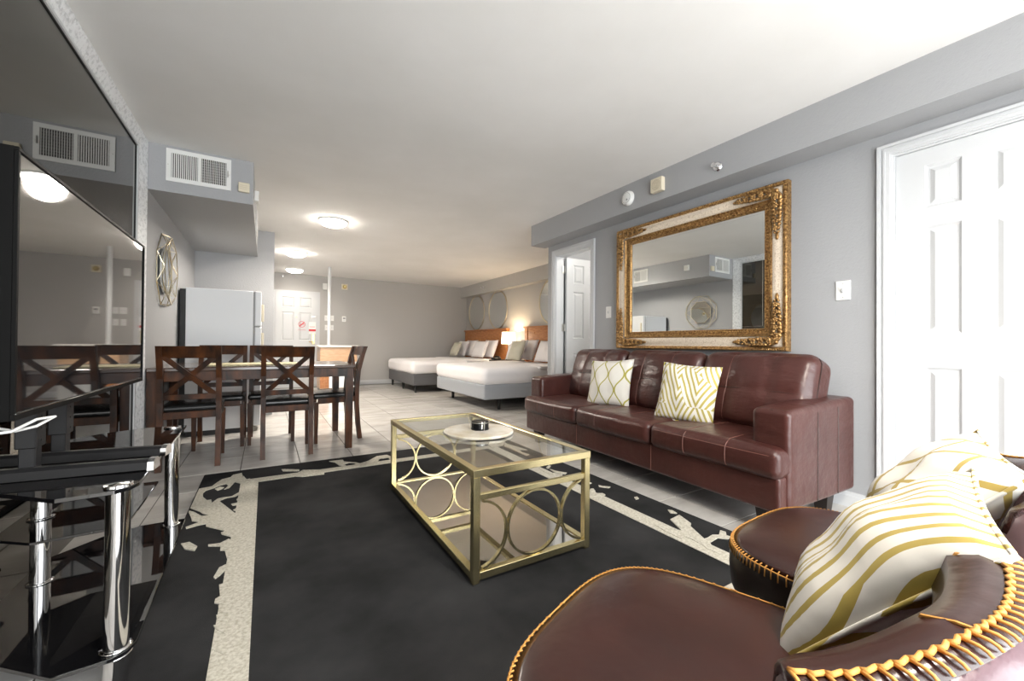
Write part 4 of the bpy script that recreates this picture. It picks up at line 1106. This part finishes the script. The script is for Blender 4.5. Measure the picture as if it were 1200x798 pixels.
# ================================================================== BEDROOM END
def make_bed(label, y0, y1, xf, xh, base_m, zb, zt, legs, light=False):
    t = thing('bed', label, 'bed', (0, 0, 0), 0, 'beds at the far end of the room')
    L, W_ = xh-xf, y1-y0
    hb = (zt+zb)/2
    bm = nb(); soft_box(bm, L, W_-0.02, hb-zb, 0.025, n=8, off=((xf+xh)/2, (y0+y1)/2, (zb+hb)/2)); obj('bed_base', bm, base_m, t, smooth=True)
    bm = nb(); soft_box(bm, L+0.03, W_+0.03, zt-hb+0.03, 0.09, crown=(0, 0, 0.02), n=20, off=((xf+xh)/2-0.01, (y0+y1)/2, (zt+hb)/2), wr=0.005, seed=3); obj('mattress_cover', bm, 'linen', t, smooth=True)
    bm = nb(); soft_box(bm, 0.75, W_+0.05, 0.05, 0.024, n=12, off=(xh-0.52, (y0+y1)/2, zt+0.005), wr=0.004); obj('folded_sheet', bm, 'linen', t, smooth=True)
    for x, y in legs: obj('leg', cyl(nb(), (x, y, 0), (x, y, zb+0.01), 0.022, 0.03, 12), 'black', t)
    return t
make_bed('far white-covered bed on a charcoal upholstered base', 7.68, 9.50, 2.43, 4.44, 'bedgrey', 0.14, 0.60, [(2.52, 9.48), (2.51, 8.60), (2.51, 7.78), (4.3, 7.8), (4.3, 9.45)])
make_bed('nearer white-covered bed on a pale grey base', 5.08, 6.94, 2.62, 4.44, 'bedlight', 0.17, 0.60, [(2.87, 6.78), (2.95, 5.25), (4.3, 5.3), (4.3, 6.8)])
def headboard(label, y0, y1, z1):
    t = thing('headboard', label, 'headboard', (XB, 0, 0), 0, None)
    obj('back_panel', B(-0.045, -0.004, y0+0.02, y1-0.02, 0.3, z1-0.03), 'oak', t)
    for a in ((y0, y0+0.09), (y1-0.09, y1)): obj('post', B(-0.075, -0.004, a[0], a[1], 0.0, z1-0.03, 0.004), 'oak', t)
    obj('cap_rail', B(-0.10, -0.004, y0-0.02, y1+0.02, z1-0.03, z1, 0.006), 'oak', t)
    obj('top_band', B(-0.062, -0.045, y0+0.09, y1-0.09, z1-0.26, z1-0.03, 0.003), 'oak', t)
    ym = (y0+y1)/2
    for a in ((y0+0.12, ym-0.03), (ym+0.03, y1-0.12)): obj('panel', B(-0.055, -0.045, a[0], a[1], 0.45, z1-0.30, 0.004), 'oak', t)
    obj('centre_stile', B(-0.062, -0.045, ym-0.03, ym+0.03, 0.3, z1-0.26, 0.003), 'oak', t)
    obj('carved_boss', cyl(nb(), (-0.062, y1-0.33, z1-0.14), (-0.075, y1-0.33, z1-0.14), 0.025, 0.012, 12), 'oak', t)
headboard('honey oak headboard of the far bed', 7.62, 9.76, 1.30)
headboard('honey oak headboard of the nearer bed', 4.80, 6.90, 1.31)
def bed_pillow(label, name, m_, w_, h_, t_, loc, tilt, seed, rzd=-90):
    bm = nb(); pp = pillow(bm, w_, h_, t_, n=14, sag=0.05, seed=seed)
    p = obj(name, bm, m_, smooth=True, loc=loc, rot=(math.radians(tilt), 0, math.radians(rzd))); tag(p, label, 'pillow'); return p
for y0, lab in ((8.10, 'far bed'), (5.55, 'nearer bed')):
    top = 0.615
    for k, yy in enumerate((y0+0.02, y0+1.02)):
        side = 'right' if k == 0 else 'left'
        bed_pillow(f'white pillow propped against the headboard, {side} side of the {lab}', 'bed_pillow', 'linen', 0.62, 0.42, 0.15, (4.31, yy+0.02, top+0.235), -20, k)
        bed_pillow(f'white pillow standing in front of another, {side} side of the {lab}', 'bed_pillow', 'linen', 0.60, 0.40, 0.14, (4.12, yy+0.10, top+0.225), -22, k+5)
bed_pillow('small pale olive cushion at the left of the far bed pillows', 'accent_cushion', 'olive', 0.42, 0.36, 0.12, (3.90, 9.08, 0.83), -24, 2)
bed_pillow('small pale olive cushion leaning in the middle of the nearer bed', 'accent_cushion', 'olive', 0.42, 0.38, 0.14, (3.88, 6.28, 0.84), -22, 3)
def round_mirror(label, y, z, r=0.42):
    t = thing('round_mirror', label, 'mirror', (XB, y, z), 0, 'round mirrors over the beds')
    bm = nb(); loft(bm, [[(x, r*math.cos(a), r*math.sin(a)) for a in lin(0, 2*PI*47/48, 48)] for x in (-0.004, -0.014)]); obj('round_glass', bm, 'mirror', t, auto=0.6)
    bm = nb(); tube(bm, [(-0.015, (r+0.006)*math.cos(a), (r+0.006)*math.sin(a)) for a in lin(0, 2*PI*47/48, 48)], 0.012, 8, True); obj('rim', bm, 'octgold', t, smooth=True)
round_mirror('round gold-rimmed mirror over the far bed, in the corner', 9.22, 1.735)
round_mirror('round gold-rimmed mirror over the far bed, nearer the lamp', 8.13, 1.735)
round_mirror('round gold-rimmed mirror over the nearer bed, cut by the door wall', 6.05, 1.755)
ns = thing('nightstand', 'dark nightstand between the two beds', 'nightstand', (4.02, 7.01, 0))
obj('top', B(0, 0.50, -0.03, 0.58, 0.60, 0.63, 0.004), 'espresso', ns)
obj('cabinet', B(0.02, 0.49, 0, 0.55, 0.08, 0.60), 'espresso', ns)
for z in (0.12, 0.36):
    dd = obj('drawer', B(0.0, 0.02, 0.02, 0.53, z, z+0.21, 0.003), 'espresso', ns); obj('knob', cyl(nb(), (0, 0.27, z+0.10), (-0.02, 0.27, z+0.10), 0.012, seg=10), 'brushed', dd)
for y in (0.02, 0.50): obj('leg', B(0.03, 0.47, y, y+0.03, 0, 0.08), 'espresso', ns)
lp = thing('table_lamp', 'lit bedside lamp with white drum shade on the nightstand', 'lamp', (4.28, 7.24, 0.631))
bm = nb(); lathe(bm, [(0.0005, 0), (0.07, 0), (0.07, 0.015), (0.015, 0.025), (0.012, 0.32), (0.0005, 0.32)], 20); obj('lamp_base', bm, 'brushed', lp, auto=0.6)
bm = nb(); loft(bm, [[(r*math.cos(a), r*math.sin(a), z) for a in lin(0, 2*PI*31/32, 32)] for r, z in ((0.145, 0.33), (0.135, 0.57))], cap=False); obj('lamp_shade', bm, 'shade', lp, smooth=True)
obj('bulb', lathe(nb(), [(0.0005, 0.40), (0.02, 0.40), (0.03, 0.44), (0.02, 0.48), (0.0005, 0.49)], 12), 'bulb', lp, smooth=True)
l = bpy.data.lights.new('bedside_bulb', 'POINT'); l.energy = 10; l.color = (1, 0.72, 0.42); l.shadow_soft_size = 0.03
lo = bpy.data.objects.new('bedside_bulb', l); C.objects.link(lo); lo.location = (0, 0, 0.54); lo.parent = lp
ck = thing('alarm_clock', 'small black bedside clock right of the lamp', 'clock', (4.20, 7.08, 0.631))
obj('case', B(-0.03, 0.03, -0.07, 0.07, 0, 0.075, 0.006), 'black', ck); obj('clock_face', B(-0.032, -0.03, -0.055, 0.055, 0.015, 0.062), 'green', ck)
ph = thing('telephone', 'small dark telephone on the nightstand below the lamp', 'telephone', (4.12, 7.47, 0.631))
bm = nb(); soft_box(bm, 0.16, 0.17, 0.045, 0.015, n=4, off=(0, 0, 0.0225)); obj('body', bm, 'black', ph, smooth=True)
bm = nb(); soft_box(bm, 0.045, 0.19, 0.03, 0.012, n=4, off=(0.03, 0, 0.058)); obj('handset', bm, 'black', ph, smooth=True)
